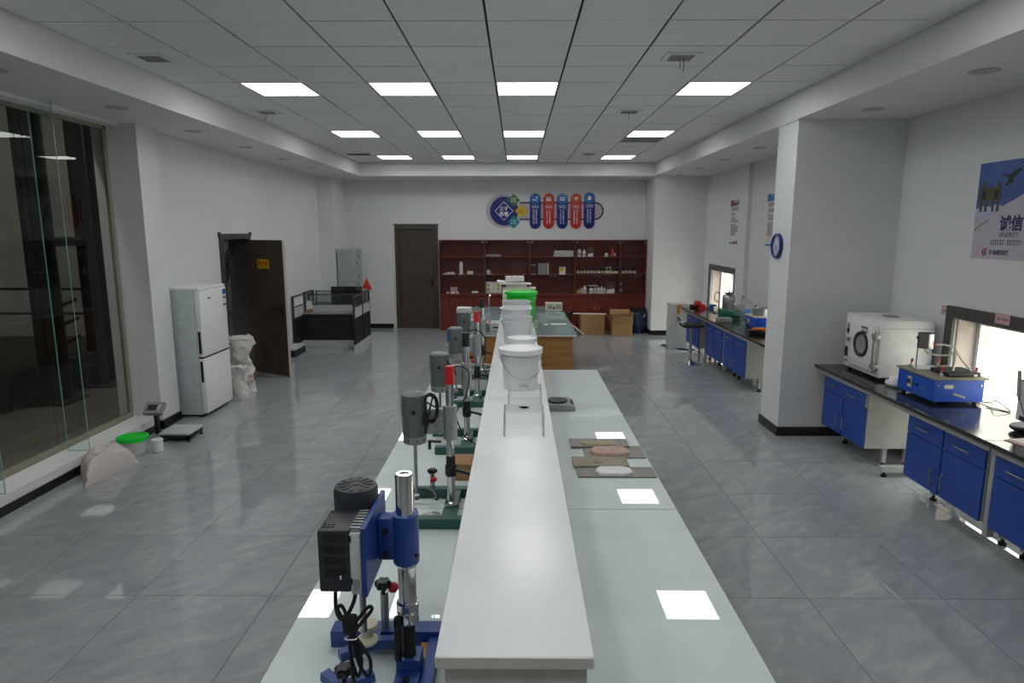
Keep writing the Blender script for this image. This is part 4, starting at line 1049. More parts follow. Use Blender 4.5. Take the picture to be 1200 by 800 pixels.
GB = 'brown bottles on the middle cabinet shelf'
x = 1.33
b0 = bottle('brown_bottle', 'small dark brown bottle with pale label on the fourth bay middle shelf', 1.335, SHZ[0], .165, .03, 'brown_glass', 'black_plastic', GB)
for k in range(1, 8): dup(b0, (1.335 + .079 * k, 14.42 + .01 * (k % 3), SHZ[0] + .001))
bottle('clear_bottle', 'clear reagent bottle with pale cap among the brown bottles, nearer the brown row of eight', 1.975, SHZ[0], .165, .036, 'clear_glass', 'light_grey_plastic', None)
bottle('clear_bottle', 'clear reagent bottle with white cap between clear and brown bottles', 2.05, SHZ[0], .165, .032, 'clear_glass', 'white_plastic', None)
b0 = bottle('brown_bottle', 'dark brown bottle right of the clear pair on the middle cabinet shelf', 2.125, SHZ[0], .155, .036, 'brown_glass', 'drum_blue', 'two brown bottles by the clear pair')
dup(b0, (2.2, 14.42, SHZ[0] + .001))
b0 = bottle('brown_bottle', 'dark bottle with blue cap on the middle shelf of the end bay', 2.33, SHZ[0], .16, .036, 'brown_glass', 'clock_blue', 'blue capped bottles in the end bay')
dup(b0, (2.41, 14.42, SHZ[0] + .001))
b0 = bottle('brown_bottle', 'dark bottle with black cap on the middle shelf of the end bay', 2.5, SHZ[0], .16, .036, 'brown_glass', 'black_plastic', 'black capped bottles in the end bay')
dup(b0, (2.59, 14.42, SHZ[0] + .001))
bottle('white_bottle', 'white plastic bottle with blue cap on the top cabinet shelf', 1.36, SHZ[1], .19, .045, 'white_plastic', 'clock_blue', None, 'paper_pink')
bottle('white_bottle', 'squat white plastic jar beside the blue capped bottle on the top shelf', 1.47, SHZ[1], .15, .042, 'white_plastic', 'white_plastic', None, 'paper_pink')
def bag(name, label, x, y, z, w, h, mat, fill):
    t = thing(name, label, 'bag', (x, y, z + .001))
    MB(t, True).prism([(-w * .42, 0), (w * .42, 0), (w * .5, h), (-w * .5, h)], -.02, .02, 'xz').build('bag', mat)
    MB(t, True).prism([(-w * .4, .003), (w * .4, .003), (w * .38, h * .4), (-w * .38, h * .3)], -.024, .015, 'xz').build('powder', fill)
bag('plastic_bag', 'clear bag of white powder on the top cabinet shelf', 1.61, 14.43, SHZ[1], .15, .2, 'clear_glass', 'white_plastic')
bag('plastic_bag', 'large clear bag of white powder on the cabinet counter', 2.07, 14.43, .815, .21, .26, 'clear_glass', 'white_plastic')
bottle('small_bottle', 'tiny black capped white bottle alone on the top cabinet shelf', 1.96, SHZ[1], .1, .036, 'white_plastic', 'black_plastic', None)
bottle('red_bottle', 'slim red bottle on the top cabinet shelf', 2.09, SHZ[1], .22, .032, 'sign_red', 'red_plastic', None, None)
bottle('small_bottle', 'small clear bottle next to the slim red bottle', 2.15, SHZ[1], .15, .026, 'clear_glass', 'black_plastic', None)
for k, (lx, hh, rr, mt, cp, lb_) in enumerate(((1.345, .1, .035, 'yellow_plastic', 'black_plastic', 'small yellow jar at the end of the counter row in the cabinet'), (1.42, .14, .032, 'light_grey_plastic', 'black_plastic', 'grey bottle next to the yellow jar on the cabinet counter'),
        (1.5, .17, .044, 'white_plastic', 'white_plastic', 'white dispenser bottle on the cabinet counter'), (1.64, .14, .045, 'white_plastic', 'drum_blue', 'white jar with dark label on the cabinet counter, next to the dispenser'),
        (1.725, .16, .036, 'light_grey_plastic', 'clock_blue', 'grey jar with blue cap on the cabinet counter'), (1.8, .16, .036, 'white_plastic', 'clock_blue', 'white jar with blue cap in the middle of the counter row'),
        (1.87, .15, .034, 'white_plastic', 'white_plastic', 'narrow white jar on the cabinet counter'), (1.94, .14, .038, 'light_grey_plastic', 'clock_blue', 'grey blue capped jar beside the large powder bag'))):
    bottle('counter_jar', lb_, lx, .815, hh, rr, mt, cp, 'jars on the cabinet counter')
tag(MB().box(1.58, 1.78, 14.38, 14.5, .978, .99).build('folded_paper', 'poster_white'), 'white leaflet lying on the counter jars', 'paper')
bottle('tall_bottle', 'slim clear bottle on the counter of the end bay', 2.3, .815, .22, .026, 'clear_glass', 'white_plastic', None)
for k in range(3):
    tag(MB().rbox(.8 + .012 * k, 1.24, 14.36, 14.56, SHZ[1] + .001 + .045 * k, SHZ[1] + .04 + .045 * k, .012).build('folder', 'light_grey_plastic'),
        'pale folder in the stack on the top cabinet shelf, %s' % ('lowest', 'middle', 'topmost')[k], 'folder', 'folders on the top shelf')
for k in range(4):
    tag(MB().box(.47 + .05 * k, .515 + .05 * k, 14.36, 14.56, SHZ[0] + .001, SHZ[0] + .24).build('binder', 'vent_grey'), 'grey ring binder standing on the middle cabinet shelf', 'binder', 'grey binders on the middle shelf')
tag(MB().box(.675, .695, 14.36, 14.56, SHZ[0] + .001, SHZ[0] + .24).build('binder', 'cream_plastic'), 'cream binder at the end of the grey binders', 'binder')
t = thing('test_tube_rack', 'clear rack of tubes beside the grey binders', 'rack', (.36, 14.45, SHZ[0] + .001))
MB(t, True).box(-.05, .05, -.04, .04, 0, .012).box(-.05, .05, -.04, .04, .2, .21).build('frame', 'light_grey_plastic')
for k in range(3): MB(t, True).cyl((-.03 + .03 * k, -.02, .012), (-.03 + .03 * k, -.02, .23), .008, n=8).build('tube', 'clear_glass')
t = thing('yellow_box', 'white box with yellow panel on the middle cabinet shelf', 'box', (1.0, 14.45, SHZ[0] + .001))
MB(t, True).box(-.065, .065, -.06, .06, 0, .16).build('body', 'sheet_white')
MB(t, True).box(-.06, .015, -.063, -.0605, .08, .15).build('panel', 'yellow_plastic')
t = thing('white_bottle', 'tall white bottle standing in the first cabinet bay', 'bottle', (-1.235, 14.45, SHZ[0] + .001))
MB(t, True).lathe([(.001, 0), (.04, 0), (.042, .2), (.036, .24), (.001, .25)], n=16).build('body', 'white_plastic')
MB(t, True).lathe([(.03, .25), (.03, .28), (.001, .28)], n=14).build('cap', 'white_plastic')
t = thing('paper_pile', 'loose pile of white leaflets in the first cabinet bay', 'papers', (-1.5, 14.45, SHZ[0] + .001))
for k in range(4): MB(t, True).obox((.01 * k, 0, .006 + .012 * k), (1, .1 * k, 0), (-.1 * k, 1, 0), (0, 0, 1), .13 - .02 * k, .08, .005).build('sheet', 'sheet_white')
tag(MB().rbox(-1.1, -.97, 14.38, 14.5, SHZ[0] + .001, SHZ[0] + .07, .006).build('small_box', 'cream_plastic'), 'small cream box on the middle shelf of the first bay', 'box')
t = thing('round_dial', 'small round pale dial standing in the second cabinet bay', 'dial', (-.635, 14.45, SHZ[0] + .001))
MB(t, True).lathe([(.001, -.015), (.05, -.015), (.05, .015), (.001, .015)], (0, 0, .055), 20, 'y').build('body', 'light_grey_plastic')
MB(t, True).box(-.03, .1, -.03, .03, 0, .012).build('base', 'light_grey_plastic')
tag(MB().rbox(-.69, -.35, 14.38, 14.5, SHZ[1] + .001, SHZ[1] + .05, .01).build('flat_case', 'vent_grey'), 'flat dark case on the top shelf of the second bay', 'case')
for k, (x_, lbl) in enumerate(((-1.44, 'boxed glass beaker with pink print on the counter, nearer the cabinet end'), (-1.36, 'boxed glass beaker with pink print on the counter, inner one'))):
    tag(MB().rbox(x_ - .035, x_ + .035, 14.38, 14.46, .816, .95, .006).build('beaker_box', 'paper_pink'), lbl, 'box')
b0 = tag(MB().lathe([(.001, 0), (.03, 0), (.03, .03), (.02, .035), (.001, .035)], (-1.53, 14.36, .816), 12).build('small_cup', 'white_plastic'), 'tiny white cup on the counter of the first cabinet bay', 'cup', 'tiny white cups in the cabinet')
for x_ in (-1.44, -1.4, -1.31): c = b0.copy(); COL.objects.link(c); c.location = (x_, 14.345, .816)
tag(MB().rbox(-1.0, -.86, 14.36, 14.46, .816, .86, .01).build('white_tray', 'sheet_white'), 'low white tray on the counter by the gold framed certificate', 'tray')
t = thing('certificate_box', 'framed white case with gold corners inside the second cabinet bay', 'case', (-.51, 14.44, .816))
MB(t, True).box(-.175, .175, -.05, .05, 0, .25).build('frame', 'light_grey_plastic')
MB(t, True).box(-.16, .16, -.054, -.0505, .02, .23).build('panel', 'sheet_white')
for sx, z in ((-.11, .15), (.1, .15), (.1, .06), (-.12, .06)): MB(t, True).box(sx - .025, sx + .025, -.057, -.0545, z, z + .06).build('gold_piece', 'yellow_plastic')
b0 = tag(MB().lathe([(.001, 0), (.018, 0), (.018, .06), (.022, .1), (.018, .1), (.014, .06), (.001, .05)], (.4, 14.42, .816), 12).build('glass_vial', 'clear_glass'), 'small clear glass vial on the counter of the third cabinet bay', 'vial', 'glass vials in the third bay')
for k in range(1, 6): c = b0.copy(); COL.objects.link(c); c.location = (.4 + .1 * k, 14.42 + .02 * (k % 2), .816)

# ---- wall sign made of flat boards
YS = YB - .001
def board(parent, name, mat, poly, d0, d1, par=None):
    return MB(parent).prism(poly, YS - d1, YS - d0, 'xz').build(name, mat, par)
def circ(cx, cz, r, n=36): return [(cx + r * math.cos(2 * PI * i / n), cz + r * math.sin(2 * PI * i / n)) for i in range(n)]
def dia(cx, cz, r, k=1.0): return [(cx + r, cz), (cx, cz + r * k), (cx - r, cz), (cx, cz - r * k)]
def pill(cx, z0, z1, r, n=12):
    return [(cx + r * math.cos(PI * i / n), z1 - r + r * math.sin(PI * i / n)) for i in range(n + 1)] + [(cx - r * math.cos(PI * i / n), z0 + r - r * math.sin(PI * i / n)) for i in range(n + 1)]
def stadium(x0, x1, cz, r, n=14):
    return [(x0, cz - r)] + [(x1 - r + r * math.sin(PI * i / n), cz - r * math.cos(PI * i / n)) for i in range(n + 1)] + [(x0, cz + r)]
ws = thing('wall_sign', 'blue round safety sign with three diamonds on the back wall', 'sign', (-.3, YS, 2.2))
board(ws, 'halo', 'sign_halo', circ(-.32, 2.61, .365), .0, .01)
board(ws, 'disc', 'sign_blue', circ(-.285, 2.61, .31), .01, .03)
o = [(a, b_) for a, b_ in dia(-.29, 2.61, .205)]; i_ = dia(-.29, 2.61, .19)
fr_ = MB(ws)
for q in range(4):
    fr_.prism([o[q], o[(q + 1) % 4], i_[(q + 1) % 4], i_[q]], YS - .034, YS - .03, 'xz')
fr_.build('diamond_outline', 'print_white')
def text_on(parent, body, size, mat, x, z, d, **k):
    return lettering(body, size, mat, parent, (x - parent.location.x, -d, z - parent.location.z), **k)
text_on(ws, '三不', .1, 'print_white', -.29, 2.62, .031, align='CENTER', bold=.002)
text_on(ws, '伤害', .1, 'print_white', -.29, 2.51, .031, align='CENTER', bold=.002)
for cx_, cz_, mt, tm in ((-.075, 2.845, 'sign_green', 'print_white'), (.09, 2.61, 'sign_yellow', 'print_dark'), (-.075, 2.375, 'sign_teal', 'print_white')):
    dp = board(ws, 'diamond_board', mt, dia(cx_, cz_, .135, 1.06), .03, .045)
    mb = MB(ws)
    for r_ in range(2):
        for q in range(3): glyph_marks(mb, cx_ - .065 + q * .043, cz_ + .008 - r_ * .055, .038, YS - .0455)
    mb.build('lettering', tm, dp)
ps = thing('wall_sign', 'long rounded outline sign with five coloured text capsules on the back wall', 'sign', (1.0, YS, 2.2))
board(ps, 'back_board', 'sign_halo', stadium(.05, 1.89, 2.61, .175), .001, .008)
so, si = stadium(.05, 1.91, 2.61, .197), stadium(.05, 1.875, 2.61, .16)
mb = MB(ps)
for q in range(len(so) - 1): mb.prism([so[q], so[q + 1], si[q + 1], si[q]], YS - .014, YS - .008, 'xz')
mb.build('outline', 'print_dark')
for n_, (cx_, c1, c2, dz) in enumerate(((.4, 'sign_blue', 'sign_sky', 0), (.695, 'sign_red', 'sign_orange', 0), (.995, 'sign_blue', 'sign_sky', 0), (1.295, 'sign_red', 'sign_orange', 0), (1.59, 'sign_blue', 'sign_sky', .02))):
    cp = board(ps, 'capsule', c1, pill(cx_, 2.225, 2.99 + dz, .12), .014, .03)
    board(ps, 'emblem_disc', c2, circ(cx_, 2.87 + dz, .105, 24), .0305, .035, cp)
    ro = MB(ps)
    for q in range(24):
        a0, a1 = 2 * PI * q / 24, 2 * PI * (q + 1) / 24
        ro.prism([(cx_ + r_ * math.cos(a), 2.87 + dz + r_ * math.sin(a)) for r_, a in ((.112, a0), (.112, a1), (.104, a1), (.104, a0))], YS - .036, YS - .0305, 'xz')
    ro.build('emblem_ring', 'poster_blue' if n_ % 2 == 0 else 'sign_orange', cp)
    em = MB(ps); ez = 2.87 + dz
    if n_ == 0: em.prism([(cx_ - .06, ez - .035), (cx_ + .04, ez - .035), (cx_ + .05, ez - .015), (cx_ - .02, ez - .01), (cx_ - .06, ez - .005)], YS - .038, YS - .0355, 'xz').prism(circ(cx_ + .03, ez + .03, .02, 12), YS - .038, YS - .0355, 'xz')
    elif n_ == 1:
        for s in (-1, 1): em.prism(circ(cx_ + s * .028, ez + .025, .018, 12), YS - .038, YS - .0355, 'xz').prism([(cx_ + s * .028 - .022, ez - .045), (cx_ + s * .028 + .022, ez - .045), (cx_ + s * .028 + .022, ez), (cx_ + s * .028 - .022, ez)], YS - .038, YS - .0355, 'xz')
    elif n_ == 2:
        for q in (-.03, .0, .03): em.prism([(cx_ - .06, ez + q - .008), (cx_ + .06, ez + q - .014), (cx_ + .06, ez + q), (cx_ - .06, ez + q + .008)], YS - .038, YS - .0355, 'xz')
    elif n_ == 3: em.prism([(cx_ - .06, ez + .02), (cx_ + .055, ez + .045), (cx_ + .02, ez - .005), (cx_ + .0, ez - .05), (cx_ - .012, ez)], YS - .038, YS - .0355, 'xz')
    else: em.prism([(cx_ - .04, ez - .045), (cx_ + .03, ez - .045), (cx_ + .03, ez + .0), (cx_ + .055, ez), (cx_ + .0, ez + .05), (cx_ - .04, ez + .03)], YS - .038, YS - .0355, 'xz')
    em.build('emblem', 'print_white', cp)
    mb = MB(ps)
    for q in range(4): glyph_marks(mb, cx_ - .07 + q * .036, 2.685 + dz, .032, YS - .0305)
    mb.box(cx_ - .085, cx_ + .085, YS - .032, YS - .0305, 2.725 + dz, 2.731 + dz).box(cx_ - .085, cx_ + .085, YS - .032, YS - .0305, 2.672 + dz, 2.678 + dz)
    for c_ in range(2):
        for q in range(7): glyph_marks(mb, cx_ - .055 + c_ * .06, 2.6 - q * .045 + dz, .042, YS - .0305)
    mb.build('lettering', 'print_white', cp)

# ---- cartons, drum and pipes before the cabinet
def carton(label, x, y, w, d, h, flaps, rz=0.0):
    t = thing('cardboard_box', label, 'cardboard box', (x, y, 0.0), rz)
    L = lambda: MB(t, True)
    e = .006
    L().box(-w / 2, w / 2, -d / 2, -d / 2 + e, 0, h).box(-w / 2, w / 2, d / 2 - e, d / 2, 0, h).box(-w / 2, -w / 2 + e, -d / 2 + e, d / 2 - e, 0, h).box(w / 2 - e, w / 2, -d / 2 + e, d / 2 - e, 0, h).box(-w / 2 + e, w / 2 - e, -d / 2 + e, d / 2 - e, 0, e).build('body', 'cardboard')
    if flaps:
        L().obox((0.01, -d / 2 - .012, h - .085), (1, 0, 0), (0, -.25, 1), (0, 1, .25), w / 2, .095, .003).build('flap', 'cardboard')
        L().obox((-w / 2 - .045, 0, h - .07), (0, 1, 0), (.5, 0, -1), (1, 0, .5), d / 2, .09, .003).build('flap', 'cardboard')
        L().obox((0, d / 2 + .03, h + .05), (1, 0, 0), (0, .6, 1), (0, 1, -.6), w / 2, .06, .003).build('flap', 'cardboard')
        L().obox((w / 2 + .01, 0, h + .03), (0, 1, 0), (.2, 0, 1), (1, 0, -.2), d / 2, .04, .003).build('flap', 'cardboard')
    else:
        L().box(-w / 2, w / 2, -d / 2, -.004, h + .001, h + .006).build('flap', 'cardboard')
        L().box(-w / 2, w / 2, .004, d / 2, h + .001, h + .006).build('flap', 'cardboard')
    mb = MB(t, True)
    for q in range(5): glyph_marks(mb, -.07 + q * .03, h * .35, .025, -d / 2 - .0005)
    mb.build('print', 'poster_brown')
carton('closed brown cardboard box with a long pipe leaning on it', 1.6, 13.85, .5, .42, .41, False)
carton('open brown cardboard box with folded down flaps beside the blue drum', 2.2, 13.66, .42, .4, .42, True)
t = thing('plastic_drum', 'dark blue plastic drum with black lid in the corner by the pillar', 'drum', (2.63, 14.05, 0.0))
MB(t, True).lathe([(.001, 0), (.16, 0), (.175, .02), (.18, .06), (.18, .17), (.185, .18), (.185, .2), (.18, .21), (.18, .36), (.17, .44), (.155, .48), (.001, .48)], n=28).build('body', 'drum_blue')
MB(t, True).lathe([(.165, .475), (.17, .48), (.17, .525), (.16, .535), (.001, .535)], n=28).build('lid', 'black_plastic')
MB(t, True).obox((.1, -.155, .37), (.8, .55, 0), (.3, -.4, .9), (.5, -.8, -.4), .025, .045, .003).build('tag', 'sheet_white')
t = thing('white_pipe', 'long thin white pipe lying from the black bag across the cartons', 'pipe', (1.6, 13.6, .42))
MB(t).cyl((1.18, 13.8, .44), (1.9, 13.79, .433), .014, n=10).build('pipe', 'white_plastic')
t = tag(MB().cyl((.95, 13.5, .4), (1.42, 13.6, .02), .014, n=10).cyl((.95, 13.5, .4), (.93, 13.496, .416), .011, n=10).build('white_pipe', 'white_plastic'), 'short white pipe pointing down in front of the closed carton', 'pipe')
sack('black_bag', 'black bag slumped behind the oak bench by the cabinet', 0.98, 13.72, .15, .16, .48, 'rubber', 5, 0, (0, 0), False)
# ---- things on the oak fronted bench
bt = TZ + .001
t = thing('grey_meter', 'grey metal bench meter with two displays on the oak bench', 'meter', (.64, 11.3, bt))
MB(t, True).rbox(-.14, .14, -.11, .13, .0, .12, .008).build('body', 'cream_plastic')
MB(t, True).box(-.148, .148, -.118, .138, .12, .132).build('top', 'light_grey_plastic')
for sx in (-.075, .075): MB(t, True).box(sx - .045, sx + .045, -.114, -.1105, .04, .1).build('display', 'grey_plastic')
MB(t, True).box(-.018, .018, -.114, -.1105, .03, .08).build('badge', 'poster_brown')
def vial(label, x, y, h, r, mat, capm):
    t = thing('sample_bottle', label, 'bottle', (x, y, bt))
    MB(t, True).lathe([(.001, 0), (r, 0), (r, h * .7), (r * .5, h * .8), (.001, h * .8)], n=14).build('body', mat)
    MB(t, True).lathe([(r * .6, h * .78), (r * .6, h), (.001, h)], n=12).build('cap', capm)
vial('small white bottle on the oak bench next to the grey meter', .24, 11.1, .13, .035, 'white_plastic', 'white_plastic')
vial('tan capped glass bottle at the ledge on the oak bench', .26, 9.2, .15, .03, 'cream_plastic', 'stone_reveal')
vial('clear bottle beside the tan capped bottle on the oak bench', .32, 9.12, .12, .03, 'clear_glass', 'light_grey_plastic')
tag(MB().box(.5, .74, 9.55, 9.66, bt, bt + .004).build('paper_strip', 'sheet_white'), 'white paper strip lying on the oak bench', 'paper')
tag(MB().box(.4, .46, 9.5, 9.58, bt, bt + .006).build('paper_scrap', 'sheet_white'), 'small white scrap beside the paper strip', 'paper')
t = thing('tap', 'small chrome swan neck tap at the back of the oak bench', 'tap', (-.5, 11.6, bt))
MB(t, True).cyl((0, 0, 0), (0, 0, .18), .018, n=12).tube([(0, 0, .17), (0, 0, .22), (.02, -.04, .25), (.03, -.08, .23)], .012, 8).build('spout', 'chrome')
MB(t, True).box(-.012, .012, -.012, .012, .25, .28).build('lever', 'chrome')
# pink sample blocks piled on a tray
rng = random.Random(5)
t = tag(MB().rbox(-.72, -.42, 8.95, 9.45, bt, bt + .02, .004).build('sample_tray', 'sheet_white'), 'flat white tray under the pink sample blocks', 'tray')
pos = [(-.66 + .11 * (k % 3), 9.06 + .15 * (k // 3), 0) for k in range(9)] + [(-.62, 9.1, 1), (-.51, 9.14, 1), (-.6, 9.3, 1), (-.49, 9.3, 1)]
m0 = None
for k, (x_, y_, l_) in enumerate(pos):
    if m0 is None: m0 = MB().rbox(-.045, .045, -.06, .06, 0, .06, .012).mesh('sample_block', 'sample_pink', (0, 0, 0))
    o = bpy.data.objects.new('sample_block', m0); COL.objects.link(o)
    o.location = (x_, y_, bt + .021 + .061 * l_); o.rotation_euler = (0, 0, rng.uniform(-.2, .2))
    tag(o, 'pinkish sample block in the upper layer on the white tray' if l_ else 'pinkish sample block in the bottom layer on the white tray', 'sample block', 'pink sample blocks, %s layer' % ('upper' if l_ else 'bottom'))
t = thing('grey_tester', 'small pale instrument box with dark slot next to the sample blocks', 'instrument', (-.28, 9.0, bt))
MB(t, True).rbox(-.09, .09, -.15, .15, 0, .12, .006).build('body', 'light_grey_plastic')
MB(t, True).box(-.05, .03, -.153, -.1505, .05, .07).build('slot', 'dark_slot')
t = thing('metal_pot', 'small steel pot in front of the sample blocks', 'pot', (-.44, 8.86, bt))
MB(t, True).lathe([(.001, 0), (.055, 0), (.06, .1), (.064, .105), (.055, .105), (.05, .01), (.001, .01)], n=20).build('pot', 'steel')
# ================================================================ WALL BENCHES ON THE RIGHT
BZ, BF, CF = 0.8, 3.13, 3.2      # bench height, front edge, cabinet front
def wall_bench(label, ys, ye, seams, posts, feet):
    t = thing('wall_bench', label, 'lab bench', ((BF + XR) / 2, (ys + ye) / 2, 0.0))
    c = [ys] + seams + [ye]
    for a, b_ in zip(c[:-1], c[1:]):
        MB(t).rbox(BF, XR - .03, a + .001, b_ - .001, BZ - .03, BZ, .004, 1).build('worktop', 'black_top')
        MB(t).box(BF + .04, BF + .075, a + .01, b_ - .01, BZ - .08, BZ - .031).build('front_rail', 'bench_grey')
    MB(t).box(XR - .1, XR - .06, ys + .02, ye - .02, BZ - .08, BZ - .031).build('rear_rail', 'bench_grey')
    for y in posts: MB(t).box(CF + .0, CF + .05, y - .022, y + .022, .12, BZ - .081).build('front_post', 'bench_grey')
    for y in feet:
        f_ = MB(t).box(CF + .06, XR - .1, y - .03, y + .03, .05, .1).build('foot_bar', 'bench_grey')
        MB(t).box(XR - .16, XR - .1, y - .03, y + .03, .1, BZ - .081).build('upright', 'bench_grey')
        MB(t).bar((XR - .3, y, .1), (XR - .16, y, .3), .04, .03).build('brace', 'bench_grey')
        for x_ in (CF + .1, XR - .14): MB(t).lathe([(.025, 0), (.025, .02), (.01, .024), (.01, .05)], (x_, y, 0), 12).build('levelling_foot', 'rubber', f_)
    return t
def base_cabinet(label, y0, y1, grp=None, pulled=0.0):
    t = thing('base_cabinet', label, 'cabinet', ((CF + XR) / 2, (y0 + y1) / 2, 0.0), 0, grp)
    q = lambda: MB(t)
    zb, zt = .2, .715
    bd = q().box(CF + .004, XR - .2, y0, y1, zb, zt).build('body', 'bench_grey')
    m = (y0 + y1) / 2
    for k, (a, b_) in enumerate(((y0 + .004, m - .011), (m + .011, y1 - .004))):
        d = q().rbox(CF - .015, CF + .003, a, b_, zb + .002, .566, .002, 1).build('door', 'lab_blue')
        yk = b_ - .05 if k == 0 else a + .05
        q().tube([(CF - .016, yk, .27), (CF - .043, yk, .275), (CF - .045, yk, .33), (CF - .043, yk, .385), (CF - .016, yk, .39)], .006, 8, 3).build('handle', 'steel', d)
        pl = pulled if k == 0 else 0
        d = q().rbox(CF - .015 - pl, CF + .003 - pl, a, b_, .574, zt - .002, .002, 1).build('drawer', 'lab_blue')
        if pl: q().box(CF + .003 - pl, CF + .0035, a + .004, b_ - .004, .585, zt - .02).build('drawer_side', 'bench_grey', d)
        c_ = (a + b_) / 2
        q().tube([(CF - pl - .016, c_ - .075, .648), (CF - pl - .041, c_ - .07, .648), (CF - pl - .045, c_, .648), (CF - pl - .041, c_ + .07, .648), (CF - pl - .016, c_ + .075, .648)], .006, 8, 3).build('handle', 'steel', d)
    for y in (y0 + .06, y1 - .06):
        for x_ in (CF + .22, XR - .28):
            lg = q().box(x_ - .02, x_ + .02, y - .02, y + .02, .05, zb - .001).build('leg', 'bench_grey')
            q().lathe([(.026, 0), (.026, .02), (.011, .026), (.011, .05)], (x_, y, 0), 12).build('levelling_foot', 'rubber', lg)
    return t
wall_bench('black topped wall bench under the near window, carrying the oven', 2.3, 6.74, [4.2], [4.2], [5.6, 3.2])
base_cabinet('blue lab cabinet below the white oven, next to the knee space', 5.78, 6.6, None, .02)
base_cabinet('blue lab cabinet below the blue tester', 4.25, 5.14)
base_cabinet('blue lab cabinet under the mouse and pink papers', 3.3, 4.17)
BF, CF = 3.03, 3.1
wall_bench('black topped wall bench with small apparatus beyond the big pillar', 7.42, 11.95, [9.63], [9.63], [8.2])
base_cabinet('blue lab cabinet at the far bench end, by the grey end box', 10.95, 11.75)
base_cabinet('blue lab cabinet next to the bar stool, under the green motor', 9.67, 10.55)
base_cabinet('blue lab cabinet beside the open knee space near the pillar', 8.67, 9.59)
BF, CF = 3.13, 3.2
# ---- drying oven
ov = thing('drying_oven', 'white drying oven with round porthole door on the near bench', 'oven', (3.6, 6.25, BZ))
o_ = lambda: MB(ov)
OX0, OX1, OY0, OY1, OZ0, OZ1 = 3.35, 3.84, 5.94, 6.58, BZ + .03, 1.365
o_().rbox(OX0, OX1, OY0, OY1, OZ0, OZ1, .008).build('body', 'white_metal')
for x_ in (OX0 + .05, OX1 - .05):
    for y in (OY0 + .05, OY1 - .05): o_().cyl((x_, y, BZ + .001), (x_, y, OZ0), .018, n=10).build('foot', 'rubber')
o_().box(OX0 + .01, OX1 - .01, OY0 - .0015, OY0 - .0002, OZ1 - .075, OZ1 - .071).build('seam', 'grey_plastic')
o_().box(OX0 + .2, OX0 + .3, OY0 + .25, OY0 + .36, OZ1, OZ1 + .012).build('exhaust_cap', 'tan_frame')
dr = o_().rbox(OX0 - .03, OX0 - .002, OY0 + .03, OY1 - .12, OZ0 + .04, OZ1 - .06, .012).build('door', 'white_metal')
cy_, cz_ = OY0 + .27, OZ0 + .275
o_().lathe([(.085, -.0), (.095, -.004), (.105, -.018), (.12, -.018), (.125, 0)], (OX0 - .03, cy_, cz_), 32, 'x').build('porthole_rim', 'dark_plastic', dr)
o_().lathe([(.001, -.006), (.09, -.006), (.09, -.001), (.001, -.001)], (OX0 - .03, cy_, cz_), 32, 'x').build('porthole_glass', 'vent_grey', dr)
bdg = o_().box(OX0 - .034, OX0 - .0305, cy_ - .09, cy_ + .02, OZ1 - .145, OZ1 - .085).build('name_plate', 'print_dark', dr)
for k in range(3): o_().box(OX0 - .0355, OX0 - .034, cy_ - .08 + .035 * k, cy_ - .06 + .035 * k, OZ1 - .13, OZ1 - .1).build('plate_mark', 'print_white', dr)
for z in (OZ0 + .1, OZ1 - .15): o_().rbox(OX0 - .05, OX0 - .0, OY0 + .0, OY0 + .075, z - .022, z + .022, .006).cyl((OX0 - .04, OY0 + .012, z - .04), (OX0 - .04, OY0 + .012, z + .05), .012, n=10).build('hinge', 'rough_aluminium', dr)
o_().cyl((OX0 - .045, OY0 + .035, OZ0 + .1), (OX0 - .045, OY0 + .035, OZ1 - .15), .009, n=8).build('hinge_rod', 'rough_aluminium', dr)
o_().rbox(OX0 - .06, OX0 - .031, OY1 - .17, OY1 - .13, cz_ + .0, cz_ + .03, .006).cyl((OX0 - .055, OY1 - .15, cz_ + .015), (OX0 - .075, OY1 - .11, cz_ + .015), .008, n=8).build('latch', 'steel', dr)
pn = o_().box(OX0 - .004, OX0 - .0005, OY1 - .1, OY1 - .03, OZ1 - .21, OZ1 - .1).build('control_panel', 'tan_frame')
o_().cyl((OX0 - .004, OY1 - .065, OZ1 - .17), (OX0 - .018, OY1 - .065, OZ1 - .17), .018, n=12).build('dial', 'black_plastic', pn)
o_().cyl((OX0 - .004, OY1 - .065, OZ1 - .125), (OX0 - .008, OY1 - .065, OZ1 - .125), .01, n=10).build('lamp', 'orange_plastic', pn)
for y in (OY1 - .045, OY1 - .085): o_().box(OX0 - .014, OX0 - .0005, y - .006, y + .006, OZ0 + .1, OZ0 + .2).box(OX0 - .018, OX0 - .0005, y - .014, y + .014, OZ0 + .14, OZ0 + .16).build('switch_lever', 'black_plastic')
o_().cyl((OX0 - .0005, OY1 - .065, OZ0 + .06), (OX0 - .016, OY1 - .065, OZ0 + .06), .014, n=10).build('lock', 'steel')
t = thing('white_kettle', 'small white rounded appliance between the oven and the blue tester', 'appliance', (3.42, 5.76, BZ + .001))
MB(t, True).lathe([(.001, 0), (.07, 0), (.085, .02), (.08, .055), (.05, .085), (.001, .095)], n=24).build('body', 'white_plastic')
MB(t, True).obox((-.07, .01, .06), (.5, .0, .8), (0, 1, 0), (.8, 0, -.5), .015, .012, .004).build('button', 'black_plastic')
